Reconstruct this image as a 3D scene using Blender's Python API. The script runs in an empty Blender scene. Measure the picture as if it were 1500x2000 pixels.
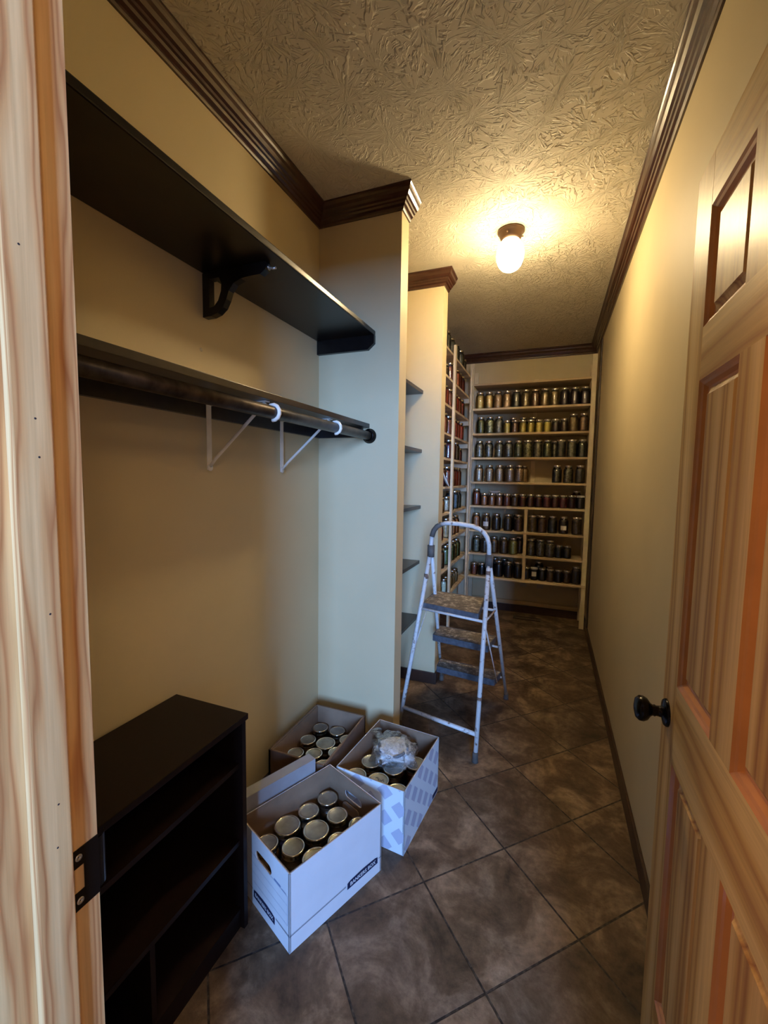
import bpy, bmesh, math, random
from mathutils import Vector, Matrix, Euler
from mathutils.geometry import tessellate_polygon
random.seed(7)
PI = math.pi
sc = bpy.context.scene
COL = sc.collection

# ---------------------------------------------------------------- camera, world, lights, exposure
def make_camera():
    yaw, pit, rol, F, H = 0.3746, 0.0803, -0.015, 828.0, 1.3937
    cy, sy, cp, sp = math.cos(yaw), math.sin(yaw), math.cos(pit), math.sin(pit)
    f = Vector((-sy*cp, cy*cp, -sp)); r = Vector((cy, sy, 0)); d = f.cross(r)
    cr, sr = math.cos(rol), math.sin(rol)
    r2 = cr*r + sr*d; d2 = -sr*r + cr*d
    m = Matrix(((r2.x, -d2.x, -f.x, 0), (r2.y, -d2.y, -f.y, 0), (r2.z, -d2.z, -f.z, H), (0, 0, 0, 1)))
    cd = bpy.data.cameras.new('camera'); co = bpy.data.objects.new('camera', cd); COL.objects.link(co)
    co.matrix_world = m
    cd.sensor_fit = 'HORIZONTAL'; cd.sensor_width = 36; cd.lens = 36*F/1500
    cd.clip_start = 0.02
    sc.camera = co
make_camera()
sc.view_settings.view_transform = 'Standard'
sc.view_settings.look = 'None'
sc.view_settings.gamma = 1
sc.view_settings.use_curve_mapping = False
sc.view_settings.exposure = 0.08
sc.cycles.use_denoising = True
sc.cycles.max_bounces = 10
sc.cycles.diffuse_bounces = 6
sc.cycles.transparent_max_bounces = 24
sc.cycles.sample_clamp_indirect = 6
w = bpy.data.worlds.new('world'); sc.world = w; w.use_nodes = True
w.node_tree.nodes['Background'].inputs[0].default_value = (.35, .55, 1, 1)
w.node_tree.nodes['Background'].inputs[1].default_value = 0.6

WINDOW_LIGHT = 590
WINDOW_COLOR = (.24, .47, 1.0)
ROOM_LAMP = 22
GLOBE = 232
def area(name, loc, direction, sx, sy_, power, color):
    l = bpy.data.lights.new(name, 'AREA'); l.shape = 'RECTANGLE'; l.size = sx; l.size_y = sy_; l.energy = power; l.color = color
    o = bpy.data.objects.new(name, l); COL.objects.link(o); o.location = loc
    o.rotation_euler = Vector(direction).to_track_quat('-Z', 'Z').to_euler()
    return o
area('daylight', (1.35, -3.98, 1.9), (0, 1, -.0001), 1.0, 1.8, WINDOW_LIGHT, WINDOW_COLOR)
def point(name, loc, r, power, color):
    l = bpy.data.lights.new(name, 'POINT'); l.shadow_soft_size = r; l.energy = power; l.color = color
    o = bpy.data.objects.new(name, l); COL.objects.link(o); o.location = loc
point('hall_lamp', (-1.5, -.6, 2.5), .15, 75, (1, .52, .20))
point('hall_lamp', (.60, -.50, 2.2), .12, 15, (1, .66, .30))

# ---------------------------------------------------------------- materials
def newmat(name):
    m = bpy.data.materials.new(name); m.use_nodes = True
    nt = m.node_tree; return m, nt, nt.nodes['Principled BSDF']
def N(nt, t, **k):
    n = nt.nodes.new(t)
    for a, b in k.items(): setattr(n, a, b)
    return n
def L(nt, a, b): nt.links.new(a, b)
def coords(nt, scale=(1, 1, 1), rot=(0, 0, 0), loc=(0, 0, 0)):
    tc = N(nt, 'ShaderNodeTexCoord'); mp = N(nt, 'ShaderNodeMapping')
    mp.inputs['Scale'].default_value = scale; mp.inputs['Rotation'].default_value = rot; mp.inputs['Location'].default_value = loc
    L(nt, tc.outputs['Object'], mp.inputs[0]); return mp.outputs[0]
def noise(nt, vec, scale, detail=3, rough=.5, dist=0):
    n = N(nt, 'ShaderNodeTexNoise'); n.inputs['Scale'].default_value = scale; n.inputs['Detail'].default_value = detail
    n.inputs['Roughness'].default_value = rough; n.inputs['Distortion'].default_value = dist
    L(nt, vec, n.inputs['Vector']); return n
def ramp(nt, fac, stops):
    r = N(nt, 'ShaderNodeValToRGB'); e = r.color_ramp.elements
    while len(e) < len(stops): e.new(.5)
    for i, (p, c) in enumerate(stops): e[i].position = p; e[i].color = (*c, 1)
    L(nt, fac, r.inputs[0]); return r.outputs[0]
def bump(nt, b, h, strength, dist=.01):
    n = N(nt, 'ShaderNodeBump'); n.inputs['Strength'].default_value = strength; n.inputs['Distance'].default_value = dist
    L(nt, h, n.inputs['Height']); L(nt, n.outputs[0], b.inputs['Normal']); return n
def simple(name, col, rough=.5, metal=0, var=0., vs=20, bmp=0, coat=0, spec=.5):
    m, nt, b = newmat(name)
    b.inputs['Roughness'].default_value = rough; b.inputs['Metallic'].default_value = metal
    b.inputs['Coat Weight'].default_value = coat; b.inputs['Specular IOR Level'].default_value = spec
    v = coords(nt); n = noise(nt, v, vs, 4)
    c0 = tuple(max(0, c*(1-var)) for c in col); c1 = tuple(min(1, c*(1+var)) for c in col)
    L(nt, ramp(nt, n.outputs[0], [(.3, c0), (.7, c1)]), b.inputs['Base Color'])
    if bmp: bump(nt, b, n.outputs[0], bmp)
    return m
def wall_mat():
    m, nt, b = newmat('tan wall paint'); v = coords(nt)
    n = noise(nt, v, 3, 3); L(nt, ramp(nt, n.outputs[0], [(.3, (.59, .485, .285)), (.7, (.63, .52, .31))]), b.inputs['Base Color'])
    b.inputs['Roughness'].default_value = .55
    n2 = noise(nt, v, 220, 2); bump(nt, b, n2.outputs[0], .12, .002)
    return m
def ceiling_mat():
    m, nt, b = newmat('stomped ceiling texture'); b.inputs['Base Color'].default_value = (.66, .60, .47, 1); b.inputs['Roughness'].default_value = .7
    tc = N(nt, 'ShaderNodeTexCoord')
    def layer(scale, off, k):
        mp = N(nt, 'ShaderNodeMapping'); mp.inputs['Location'].default_value = off; L(nt, tc.outputs['Object'], mp.inputs[0])
        w = noise(nt, mp.outputs[0], 5, 2); mx = N(nt, 'ShaderNodeMix', data_type='VECTOR'); mx.inputs[0].default_value = .035
        L(nt, mp.outputs[0], mx.inputs[4]); L(nt, w.outputs['Color'], mx.inputs[5])
        vo = N(nt, 'ShaderNodeTexVoronoi'); vo.inputs['Scale'].default_value = scale; L(nt, mx.outputs[1], vo.inputs['Vector'])
        sub = N(nt, 'ShaderNodeVectorMath', operation='SUBTRACT'); L(nt, mx.outputs[1], sub.inputs[0]); L(nt, vo.outputs['Position'], sub.inputs[1])
        sp = N(nt, 'ShaderNodeSeparateXYZ'); L(nt, sub.outputs[0], sp.inputs[0])
        at = N(nt, 'ShaderNodeMath', operation='ARCTAN2'); L(nt, sp.outputs[1], at.inputs[0]); L(nt, sp.outputs[0], at.inputs[1])
        mu = N(nt, 'ShaderNodeMath', operation='MULTIPLY'); L(nt, at.outputs[0], mu.inputs[0]); mu.inputs[1].default_value = k
        rr = N(nt, 'ShaderNodeMath', operation='MULTIPLY'); L(nt, vo.outputs['Distance'], rr.inputs[0]); rr.inputs[1].default_value = 2.8
        cb = N(nt, 'ShaderNodeCombineXYZ'); L(nt, mu.outputs[0], cb.inputs[0]); L(nt, rr.outputs[0], cb.inputs[1])
        sc2 = N(nt, 'ShaderNodeSeparateColor'); L(nt, vo.outputs['Color'], sc2.inputs[0])
        m9 = N(nt, 'ShaderNodeMath', operation='MULTIPLY'); L(nt, sc2.outputs[0], m9.inputs[0]); m9.inputs[1].default_value = 37
        L(nt, m9.outputs[0], cb.inputs[2])
        n = noise(nt, cb.outputs[0], 1.3, 2.0, .5)
        return ramp(nt, n.outputs[0], [(.52, (0, 0, 0)), (.60, (1, 1, 1))])
    a = layer(5.0, (0, 0, 0), 5.2); c = layer(7.0, (.37, .51, .2), 4.4)
    mx = N(nt, 'ShaderNodeMath', operation='MAXIMUM'); L(nt, a, mx.inputs[0]); L(nt, c, mx.inputs[1])
    big = noise(nt, tc.outputs['Object'], 2.2, 2)
    mk = ramp(nt, big.outputs[0], [(.32, (.25, .25, .25)), (.55, (1, 1, 1))])
    ml = N(nt, 'ShaderNodeMath', operation='MULTIPLY'); L(nt, mx.outputs[0], ml.inputs[0]); L(nt, mk, ml.inputs[1])
    bump(nt, b, ml.outputs[0], .85, .0075)
    return m
def floor_mat():
    m, nt, b = newmat('dark slate tile')
    v = coords(nt)
    # rotate 45 degrees about the vertex (-.107, 1.564)
    rot = N(nt, 'ShaderNodeVectorRotate'); rot.rotation_type = 'Z_AXIS'; rot.inputs['Center'].default_value = (-.107, 1.57, 0); rot.inputs['Angle'].default_value = math.radians(-45.0)
    L(nt, v, rot.inputs[0])
    ad = N(nt, 'ShaderNodeVectorMath', operation='SUBTRACT'); L(nt, rot.outputs[0], ad.inputs[0]); ad.inputs[1].default_value = (-.107-.346*40, 1.57-.346*40, 0)
    br = N(nt, 'ShaderNodeTexBrick'); br.offset = 0; br.squash = 1
    br.inputs['Scale'].default_value = 1; br.inputs['Brick Width'].default_value = .346; br.inputs['Row Height'].default_value = .346
    br.inputs['Mortar Size'].default_value = .0036; br.inputs['Mortar Smooth'].default_value = .3; br.inputs['Bias'].default_value = 0
    br.inputs['Color1'].default_value = (0, 0, 0, 1); br.inputs['Color2'].default_value = (1, 1, 1, 1)
    L(nt, ad.outputs[0], br.inputs['Vector'])
    n1 = noise(nt, v, 6, 7, .62, .6); n2 = noise(nt, v, 34, 6, .7)
    c = ramp(nt, n1.outputs[0], [(.30, (.060, .037, .022)), (.48, (.155, .102, .060)), (.62, (.30, .215, .14)), (.76, (.46, .36, .25))])
    c2 = ramp(nt, n2.outputs[0], [(.35, (.62, .6, .58)), (.62, (1, 1, 1)), (.74, (1.0, .97, .92))])
    mu = N(nt, 'ShaderNodeMix', data_type='RGBA', blend_type='MULTIPLY'); mu.inputs[0].default_value = 1; L(nt, c, mu.inputs[6]); L(nt, c2, mu.inputs[7])
    tv = ramp(nt, br.outputs['Color'], [(0, (.72, .72, .75)), (1, (1.1, 1.06, 1.0))])
    mu2 = N(nt, 'ShaderNodeMix', data_type='RGBA', blend_type='MULTIPLY'); mu2.inputs[0].default_value = 1; L(nt, mu.outputs[2], mu2.inputs[6]); L(nt, tv, mu2.inputs[7])
    n3 = noise(nt, v, 60, 4); gc = ramp(nt, n3.outputs[0], [(.45, (.022, .016, .012)), (.75, (.10, .075, .055))])
    mu3 = N(nt, 'ShaderNodeMix', data_type='RGBA'); L(nt, br.outputs['Fac'], mu3.inputs[0]); L(nt, mu2.outputs[2], mu3.inputs[6]); L(nt, gc, mu3.inputs[7])
    L(nt, mu3.outputs[2], b.inputs['Base Color'])
    b.inputs['Roughness'].default_value = .55; b.inputs['Specular IOR Level'].default_value = .3
    inv = N(nt, 'ShaderNodeMath', operation='MULTIPLY_ADD'); L(nt, br.outputs['Fac'], inv.inputs[0]); inv.inputs[1].default_value = -1.0; L(nt, n2.outputs[0], inv.inputs[2])
    bump(nt, b, inv.outputs[0], .45, .004)
    return m
def pine(name, axis, c_lo, c_hi, c_dark, rough=.35, coat=.3, period=.016, wav=5.0, seed=0.):
    """axis = grain direction (0,1,2) in object space; the growth rings show across it"""
    m, nt, b = newmat(name)
    s = [1, 1, 1]; s[axis] = .09
    v = coords(nt, tuple(s), loc=(seed, seed*.7, seed*.3))
    n0 = noise(nt, v, 7, 2, .5)
    wv = N(nt, 'ShaderNodeTexWave', wave_type='RINGS', rings_direction='XYZ'[axis], wave_profile='SIN')
    wv.inputs['Scale'].default_value = .314/period/3.14; wv.inputs['Distortion'].default_value = wav; wv.inputs['Detail'].default_value = 1.5; wv.inputs['Detail Scale'].default_value = 2.5
    mp2 = N(nt, 'ShaderNodeMapping'); mp2.inputs['Location'].default_value = (.21+seed, .13, .17); L(nt, v, mp2.inputs[0])
    L(nt, mp2.outputs[0], wv.inputs['Vector'])
    s2 = [150, 150, 150]; s2[axis] = 4
    v2 = coords(nt, tuple(s2)); n1 = noise(nt, v2, 1, 3, .6)
    c = ramp(nt, wv.outputs['Fac'], [(.1, c_hi), (.55, c_lo), (.85, c_dark), (1, c_lo)])
    f = ramp(nt, n1.outputs[0], [(.3, (.80, .76, .72)), (.65, (1.05, 1.05, 1.05))])
    mu = N(nt, 'ShaderNodeMix', data_type='RGBA', blend_type='MULTIPLY'); mu.inputs[0].default_value = .8; L(nt, c, mu.inputs[6]); L(nt, f, mu.inputs[7])
    big = ramp(nt, n0.outputs[0], [(.3, (.86, .80, .76)), (.7, (1.08, 1.06, 1.0))])
    mu2 = N(nt, 'ShaderNodeMix', data_type='RGBA', blend_type='MULTIPLY'); mu2.inputs[0].default_value = 1; L(nt, mu.outputs[2], mu2.inputs[6]); L(nt, big, mu2.inputs[7])
    L(nt, mu2.outputs[2], b.inputs['Base Color'])
    b.inputs['Roughness'].default_value = rough; b.inputs['Coat Weight'].default_value = coat; b.inputs['Coat Roughness'].default_value = .25; b.inputs['Specular IOR Level'].default_value = .3
    bump(nt, b, n1.outputs[0], .10, .002)
    return m
M = {}
M['hall'] = simple('warm brown hall wall', (.22, .14, .08), .6)
M['wall'] = wall_mat(); M['ceiling'] = ceiling_mat(); M['floor'] = floor_mat()
M['crown'] = simple('dark mahogany trim', (.045, .015, .009), .28, var=.25, vs=30, coat=.6)
M['base'] = simple('dark brown baseboard', (.045, .022, .014), .4, var=.2, vs=30)
M['black_wood'] = simple('espresso shelf wood', (.006, .004, .0035), .30, var=.3, vs=40, spec=.45)
M['shelf_edge'] = simple('espresso shelf lacquer', (.02, .014, .012), .3, var=.3, vs=40)
M['espresso'] = simple('espresso laminate', (.009, .004, .003), .5, var=.2, vs=60, spec=.2)
M['black_metal'] = simple('oil rubbed black metal', (.012, .010, .009), .22, metal=.6, var=.2)
M['rod'] = simple('worn dark rod', (.06, .048, .040), .38, metal=.7, var=.6, vs=25)
M['white_metal'] = simple('white painted metal', (.85, .80, .70), .4, var=.08)
M['doorV'] = pine('knotty pine vertical', 2, (.72, .50, .19), (.82, .62, .30), (.52, .29, .09), .45, .12, .030, 3.5)
M['doorP'] = pine('knotty pine panel', 2, (.62, .40, .15), (.76, .55, .26), (.42, .21, .07), .45, .12, .013, 2.2, 1.3)
M['doorH'] = pine('knotty pine rail', 1, (.72, .50, .19), (.82, .62, .30), (.52, .29, .09), .45, .12, .030, 6.0, .4)
M['doorM'] = simple('reddish pine moulding', (.62, .27, .09), .4, var=.12, vs=9, coat=.2)
M['jamb'] = pine('raw pine jamb', 2, (.78, .47, .20), (.86, .60, .29), (.56, .26, .10), .6, .0, .0055, 3.2, 2.1)
M['rack'] = pine('raw pine rack', 0, (.74, .60, .38), (.82, .69, .47), (.60, .45, .26), .6, .0, .03, 4.0, .3)
M['lid'] = simple('tin jar lid', (.85, .82, .74), .26, metal=1, var=.12, vs=60, bmp=.05)
M['lidb'] = simple('grey jar lid disc', (.34, .34, .31), .42, metal=.7, var=.2, vs=30, bmp=.08)
M['band'] = simple('bright screw band', (.74, .70, .60), .2, metal=1, var=.1, vs=60)
M['rackV'] = simple('raw pine post', (.76, .63, .42), .6, var=.08, vs=14)
M['white_lid'] = simple('white plastic lid', (.75, .74, .70), .4)
M['ink'] = simple('marker ink', (.02, .02, .03), .6)
M['white_card'] = simple('white corrugated card', (.66, .66, .67), .6, var=.03, vs=12)
M['kraft'] = simple('kraft card', (.22, .145, .09), .8, var=.12, vs=14)
M['kraft_dark'] = simple('brown card', (.12, .07, .045), .75, var=.15, vs=14)
M['grey_card'] = simple('grey card', (.30, .30, .31), .7, var=.1, vs=14)
M['navy'] = simple('navy print', (.012, .018, .055), .5)
M['line_blue'] = simple('pale blue print', (.16, .22, .38), .5)
M['pattern_blue'] = simple('grey blue print', (.40, .43, .53), .6)
M['aqua_card'] = simple('pale aqua card', (.62, .68, .71), .6)
M['label_paper'] = simple('paper label', (.86, .84, .78), .6, var=.1, vs=80)
M['rust'] = simple('rusty primer', (.20, .12, .08), .7, var=.4, vs=120)
M['bronze'] = simple('antique bronze', (.16, .10, .065), .35, metal=.7)
M['vent'] = simple('brown metal register', (.05, .035, .025), .4, metal=.4)
M['outlet'] = simple('outlet plate', (.55, .5, .4), .5)
M['screw'] = simple('zinc screw', (.6, .58, .52), .3, metal=.8)
M['galv'] = simple('grey beadboard', (.22, .23, .23), .6, var=.2, vs=8)
M['rubber'] = simple('grey rubber', (.10, .085, .07), .7, var=.3)
M['cloth'] = simple('white folded paper', (.85, .83, .80), .7, var=.06, vs=40, bmp=.5)
M['strap'] = simple('grey elastic strap', (.16, .17, .19), .7)
def ladder_paint():
    m, nt, b = newmat('chipped white paint'); v = coords(nt)
    n = noise(nt, v, 38, 5, .7); L(nt, ramp(nt, n.outputs[0], [(.36, (.22, .13, .08)), (.42, (.62, .60, .56)), (.7, (.70, .68, .64))]), b.inputs['Base Color'])
    b.inputs['Roughness'].default_value = .45; return m
def tread_mat():
    m, nt, b = newmat('paint splattered grey tread'); v = coords(nt)
    n = noise(nt, v, 30, 6, .75); L(nt, ramp(nt, n.outputs[0], [(.36, (.07, .06, .05)), (.52, (.17, .14, .10)), (.62, (.50, .45, .36)), (.8, (.6, .57, .5))]), b.inputs['Base Color'])
    b.inputs['Roughness'].default_value = .6; return m
M['paint'] = ladder_paint(); M['tread'] = tread_mat()
M['tread_edge'] = simple('grey tread edge', (.085, .088, .10), .45, var=.3, vs=50)
def glass_mat():
    m, nt, b = newmat('jar glass'); nt.nodes.remove(b)
    g = N(nt, 'ShaderNodeBsdfGlossy'); g.inputs['Roughness'].default_value = .05; g.inputs['Color'].default_value = (1, 1, 1, 1)
    t = N(nt, 'ShaderNodeBsdfTransparent'); t.inputs['Color'].default_value = (.97, .985, .975, 1)
    fr = N(nt, 'ShaderNodeFresnel'); fr.inputs['IOR'].default_value = 1.9
    g2 = N(nt, 'ShaderNodeBsdfGlossy'); g2.inputs['Roughness'].default_value = .24; gm = N(nt, 'ShaderNodeMixShader'); gm.inputs[0].default_value = .55; L(nt, g.outputs[0], gm.inputs[1]); L(nt, g2.outputs[0], gm.inputs[2])
    mx = N(nt, 'ShaderNodeMixShader'); L(nt, fr.outputs[0], mx.inputs[0]); L(nt, t.outputs[0], mx.inputs[1]); L(nt, gm.outputs[0], mx.inputs[2])
    L(nt, mx.outputs[0], nt.nodes['Material Output'].inputs[0]); return m
M['glass'] = glass_mat()
def bag_mat():
    m, nt, b = newmat('clear crinkled plastic'); nt.nodes.remove(b)
    g = N(nt, 'ShaderNodeBsdfGlossy'); g.inputs['Roughness'].default_value = .07; g.inputs['Color'].default_value = (1, 1, 1, 1)
    t = N(nt, 'ShaderNodeBsdfTransparent'); t.inputs['Color'].default_value = (.9, .92, .93, 1)
    df = N(nt, 'ShaderNodeBsdfTranslucent'); df.inputs[0].default_value = (.8, .8, .82, 1)
    v = coords(nt); n = noise(nt, v, 22, 3, .5, 2.0)
    bp = N(nt, 'ShaderNodeBump'); bp.inputs['Strength'].default_value = 1; bp.inputs['Distance'].default_value = .02; L(nt, n.outputs[0], bp.inputs['Height']); L(nt, bp.outputs[0], g.inputs['Normal'])
    lw = N(nt, 'ShaderNodeLayerWeight'); lw.inputs[0].default_value = .28; L(nt, bp.outputs[0], lw.inputs['Normal'])
    mx = N(nt, 'ShaderNodeMixShader'); L(nt, lw.outputs['Facing'], mx.inputs[0]); L(nt, t.outputs[0], mx.inputs[1]); L(nt, g.outputs[0], mx.inputs[2])
    m2 = N(nt, 'ShaderNodeMixShader'); m2.inputs[0].default_value = .05; L(nt, mx.outputs[0], m2.inputs[1]); L(nt, df.outputs[0], m2.inputs[2])
    L(nt, m2.outputs[0], nt.nodes['Material Output'].inputs[0]); return m
M['bag'] = bag_mat()
def globe_mat():
    m, nt, b = newmat('lit frosted globe'); b.inputs['Base Color'].default_value = (.9, .88, .8, 1)
    tc = N(nt, 'ShaderNodeTexCoord'); sp = N(nt, 'ShaderNodeSeparateXYZ'); L(nt, tc.outputs['Object'], sp.inputs[0])
    vo = N(nt, 'ShaderNodeTexVoronoi'); vo.inputs['Scale'].default_value = 70; L(nt, tc.outputs['Object'], vo.inputs['Vector'])
    a = N(nt, 'ShaderNodeMath', operation='LESS_THAN'); L(nt, vo.outputs['Distance'], a.inputs[0]); a.inputs[1].default_value = .22
    h = N(nt, 'ShaderNodeMath', operation='COMPARE'); L(nt, sp.outputs[2], h.inputs[0]); h.inputs[1].default_value = .052; h.inputs[2].default_value = .016
    mm = N(nt, 'ShaderNodeMath', operation='MULTIPLY'); L(nt, a.outputs[0], mm.inputs[0]); L(nt, h.outputs[0], mm.inputs[1])
    e = N(nt, 'ShaderNodeMath', operation='MULTIPLY_ADD'); L(nt, mm.outputs[0], e.inputs[0]); e.inputs[1].default_value = -.996; e.inputs[2].default_value = 1
    b.inputs['Emission Color'].default_value = (1, .76, .42, 1); mr = N(nt, 'ShaderNodeMapRange'); L(nt, sp.outputs[2], mr.inputs[0]); mr.inputs[1].default_value = -.055; mr.inputs[2].default_value = .055; mr.inputs[3].default_value = GLOBE; mr.inputs[4].default_value = GLOBE*.07
    ee = N(nt, 'ShaderNodeMath', operation='MULTIPLY'); L(nt, e.outputs[0], ee.inputs[0]); L(nt, mr.outputs[0], ee.inputs[1]); L(nt, ee.outputs[0], b.inputs['Emission Strength'])
    return m
M['globe'] = globe_mat()
def content(name, c1, c2, scale=60):
    c1 = tuple(min(.8, c*1.85) for c in c1); c2 = tuple(min(.85, c*1.85) for c in c2)
    m, nt, b = newmat(name); v = coords(nt); n = noise(nt, v, scale, 3, .6)
    L(nt, ramp(nt, n.outputs[0], [(.35, c1), (.65, c2)]), b.inputs['Base Color']); b.inputs['Roughness'].default_value = .35
    return m
CT = {
 'pale orange': content('pale orange contents', (.46, .25, .07), (.62, .38, .14)),
 'tan': content('tan contents', (.20, .12, .05), (.44, .29, .14), 35),
 'olive brown': content('olive brown contents', (.12, .085, .03), (.28, .20, .09), 40),
 'murky grey': content('murky grey contents', (.035, .035, .025), (.10, .10, .07), 40),
 'dark purple': content('dark purple contents', (.012, .006, .008), (.035, .014, .018)),
 'green': content('green contents', (.045, .055, .015), (.13, .14, .04), 55),
 'mixed green': content('mixed green contents', (.06, .07, .025), (.42, .40, .20), 45),
 'yellow': content('yellow contents', (.40, .29, .055), (.56, .43, .12), 90),
 'brown': content('brown contents', (.08, .04, .02), (.20, .11, .05), 50),
 'grey green': content('grey green contents', (.07, .072, .045), (.24, .23, .16), 60),
 'beige': content('beige contents', (.30, .20, .12), (.50, .37, .25), 90),
 'dark brown': content('dark brown contents', (.03, .018, .010), (.09, .055, .03), 50),
 'red brown': content('red brown contents', (.15, .035, .018), (.27, .08, .04), 60),
 'orange brown': content('orange brown contents', (.28, .11, .04), (.42, .20, .09), 60),
 'dark red': content('dark red contents', (.07, .008, .010), (.14, .018, .02), 60),
 'magenta red': content('magenta red contents', (.12, .010, .035), (.20, .02, .05), 60),
 'red': content('red contents', (.24, .028, .022), (.36, .06, .045), 60),
 'black': content('black contents', (.005, .004, .006), (.014, .010, .014)),
 'blue grey': content('blue grey contents', (.05, .07, .075), (.16, .19, .19), 40),
 'tan speckled': content('tan speckled contents', (.16, .11, .07), (.46, .36, .24), 110),
 'pale cream': content('pale cream contents', (.42, .37, .24), (.58, .52, .36), 60),
}

# ---------------------------------------------------------------- mesh helpers
def tag(o, label=None, cat=None, group=None, kind=None):
    if label: o['label'] = label
    if cat: o['category'] = cat
    if group: o['group'] = group
    if kind: o['kind'] = kind
    return o
def empty(name, loc=(0, 0, 0), rz=0, label=None, cat=None, group=None, kind=None):
    o = bpy.data.objects.new(name, None); COL.objects.link(o); o.location = loc; o.rotation_euler = (0, 0, rz); o.empty_display_size = .05
    return tag(o, label, cat, group, kind)
class MB:
    def __init__(s): s.bm = bmesh.new(); s.mi = 0
    def face(s, pts):
        f = s.bm.faces.new([s.bm.verts.new(p) for p in pts]); f.material_index = s.mi; return f
    def box(s, a, b, bev=0, mat=None):
        x0, y0, z0 = [min(p, q) for p, q in zip(a, b)]; x1, y1, z1 = [max(p, q) for p, q in zip(a, b)]
        v = [s.bm.verts.new(((mat @ Vector(p)) if mat else p)) for p in ((x0,y0,z0),(x1,y0,z0),(x1,y1,z0),(x0,y1,z0),(x0,y0,z1),(x1,y0,z1),(x1,y1,z1),(x0,y1,z1))]
        fs = [s.bm.faces.new([v[i] for i in q]) for q in ((3,2,1,0),(4,5,6,7),(0,1,5,4),(1,2,6,5),(2,3,7,6),(3,0,4,7))]
        for f in fs: f.material_index = s.mi
        if bev:
            es = list({e for f in fs for e in f.edges})
            r = bmesh.ops.bevel(s.bm, geom=es, offset=bev, segments=2, profile=.6, affect='EDGES')
            for f in r['faces']: f.material_index = s.mi
        return s
    def hexa(s, v8):
        v = [s.bm.verts.new(p) for p in v8]
        for q in ((3,2,1,0),(4,5,6,7),(0,1,5,4),(1,2,6,5),(2,3,7,6),(3,0,4,7)):
            f = s.bm.faces.new([v[i] for i in q]); f.material_index = s.mi
        return s
    def lathe(s, prof, n=24, loc=(0, 0, 0), axis=None):
        """prof [(r,z)...]; axis: optional matrix"""
        rings = []
        for r, z in prof:
            if r < 1e-6: ring = [Vector((0, 0, z))]
            else: ring = [Vector((r*math.cos(2*PI*i/n), r*math.sin(2*PI*i/n), z)) for i in range(n)]
            ring = [s.bm.verts.new(((axis @ p) if axis else p) + Vector(loc)) for p in ring]; rings.append(ring)
        for a, b in zip(rings, rings[1:]):
            for i in range(n):
                j = (i+1) % n
                q = [a[0], b[j], b[i]] if len(a) == 1 else [a[i], a[j], b[0]] if len(b) == 1 else [a[i], a[j], b[j], b[i]]
                f = s.bm.faces.new(q); f.material_index = s.mi; f.smooth = True
        return s
    def tube(s, pts, r, n=12, flat=1.0):
        pts = [Vector(p) for p in pts]; rings = []; up = None
        for i, p in enumerate(pts):
            t = (pts[min(i+1, len(pts)-1)] - pts[max(i-1, 0)]).normalized()
            if up is None: up = Vector((0, 0, 1)) if abs(t.z) < .9 else Vector((1, 0, 0))
            sx = t.cross(up).normalized(); up = sx.cross(t).normalized()
            rr = r[i] if isinstance(r, (list, tuple)) else r
            rings.append([s.bm.verts.new(p + sx*rr*math.cos(2*PI*k/n) + up*rr*flat*math.sin(2*PI*k/n)) for k in range(n)])
        for a, b in zip(rings, rings[1:]):
            for k in range(n):
                j = (k+1) % n; f = s.bm.faces.new([a[k], a[j], b[j], b[k]]); f.smooth = True; f.material_index = s.mi
        for r_ in (rings[0], rings[-1]):
            f = s.bm.faces.new(r_); f.material_index = s.mi
        return s
    def prism(s, prof, p0, p1, miter0=0, miter1=0):
        """prof: list of (out, z) ; sweeps between points p0->p1 whose per-profile-point offset is given by callables"""
        a = [s.bm.verts.new(p0(o, z)) for o, z in prof]; b = [s.bm.verts.new(p1(o, z)) for o, z in prof]
        n = len(prof)
        for i in range(n):
            j = (i+1) % n; f = s.bm.faces.new([a[i], a[j], b[j], b[i]]); f.material_index = s.mi
        s.bm.faces.new(a); s.bm.faces.new(list(reversed(b)))
        return s
    def plate(s, outer, holes, fn, t):
        """2-D polygon with holes, extruded by t; fn(u, v, w)->3-D point"""
        loops = [outer] + holes
        tri = tessellate_polygon([[Vector((p[0], p[1], 0)) for p in l] for l in loops])
        flat = [p for l in loops for p in l]
        A = [s.bm.verts.new(fn(p[0], p[1], 0)) for p in flat]; B = [s.bm.verts.new(fn(p[0], p[1], t)) for p in flat]
        for q in tri:
            for V in (A, B):
                try: f = s.bm.faces.new([V[i] for i in q]); f.material_index = s.mi
                except ValueError: pass
        k = 0
        for l in loops:
            for i in range(len(l)):
                j = (i+1) % len(l); f = s.bm.faces.new([A[k+i], A[k+j], B[k+j], B[k+i]]); f.material_index = s.mi
            k += len(l)
        return s
    def done(s, name, mats, parent=None, fix=True, smooth=None):
        if fix: bmesh.ops.recalc_face_normals(s.bm, faces=s.bm.faces)
        me = bpy.data.meshes.new(name); s.bm.to_mesh(me); s.bm.free()
        for m in (mats if isinstance(mats, (list, tuple)) else [mats]): me.materials.append(M[m] if isinstance(m, str) else m)
        o = bpy.data.objects.new(name, me); COL.objects.link(o)
        if parent: o.parent = parent
        return o
def copy_tree(o, parent=None):
    c = o.copy(); COL.objects.link(c)
    if parent: c.parent = parent
    for ch in o.children: copy_tree(ch, c)
    return c
def S(o): return tag(o, kind='structure')
def pill(cx, cy, hw, hh, n=7):
    pts = []
    for k in range(n): a = -PI/2 + PI*k/(n-1); pts.append((cx+hw-hh+hh*math.cos(a), cy+hh*math.sin(a)))
    for k in range(n): a = PI/2 + PI*k/(n-1); pts.append((cx-hw+hh+hh*math.cos(a), cy+hh*math.sin(a)))
    return pts

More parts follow.
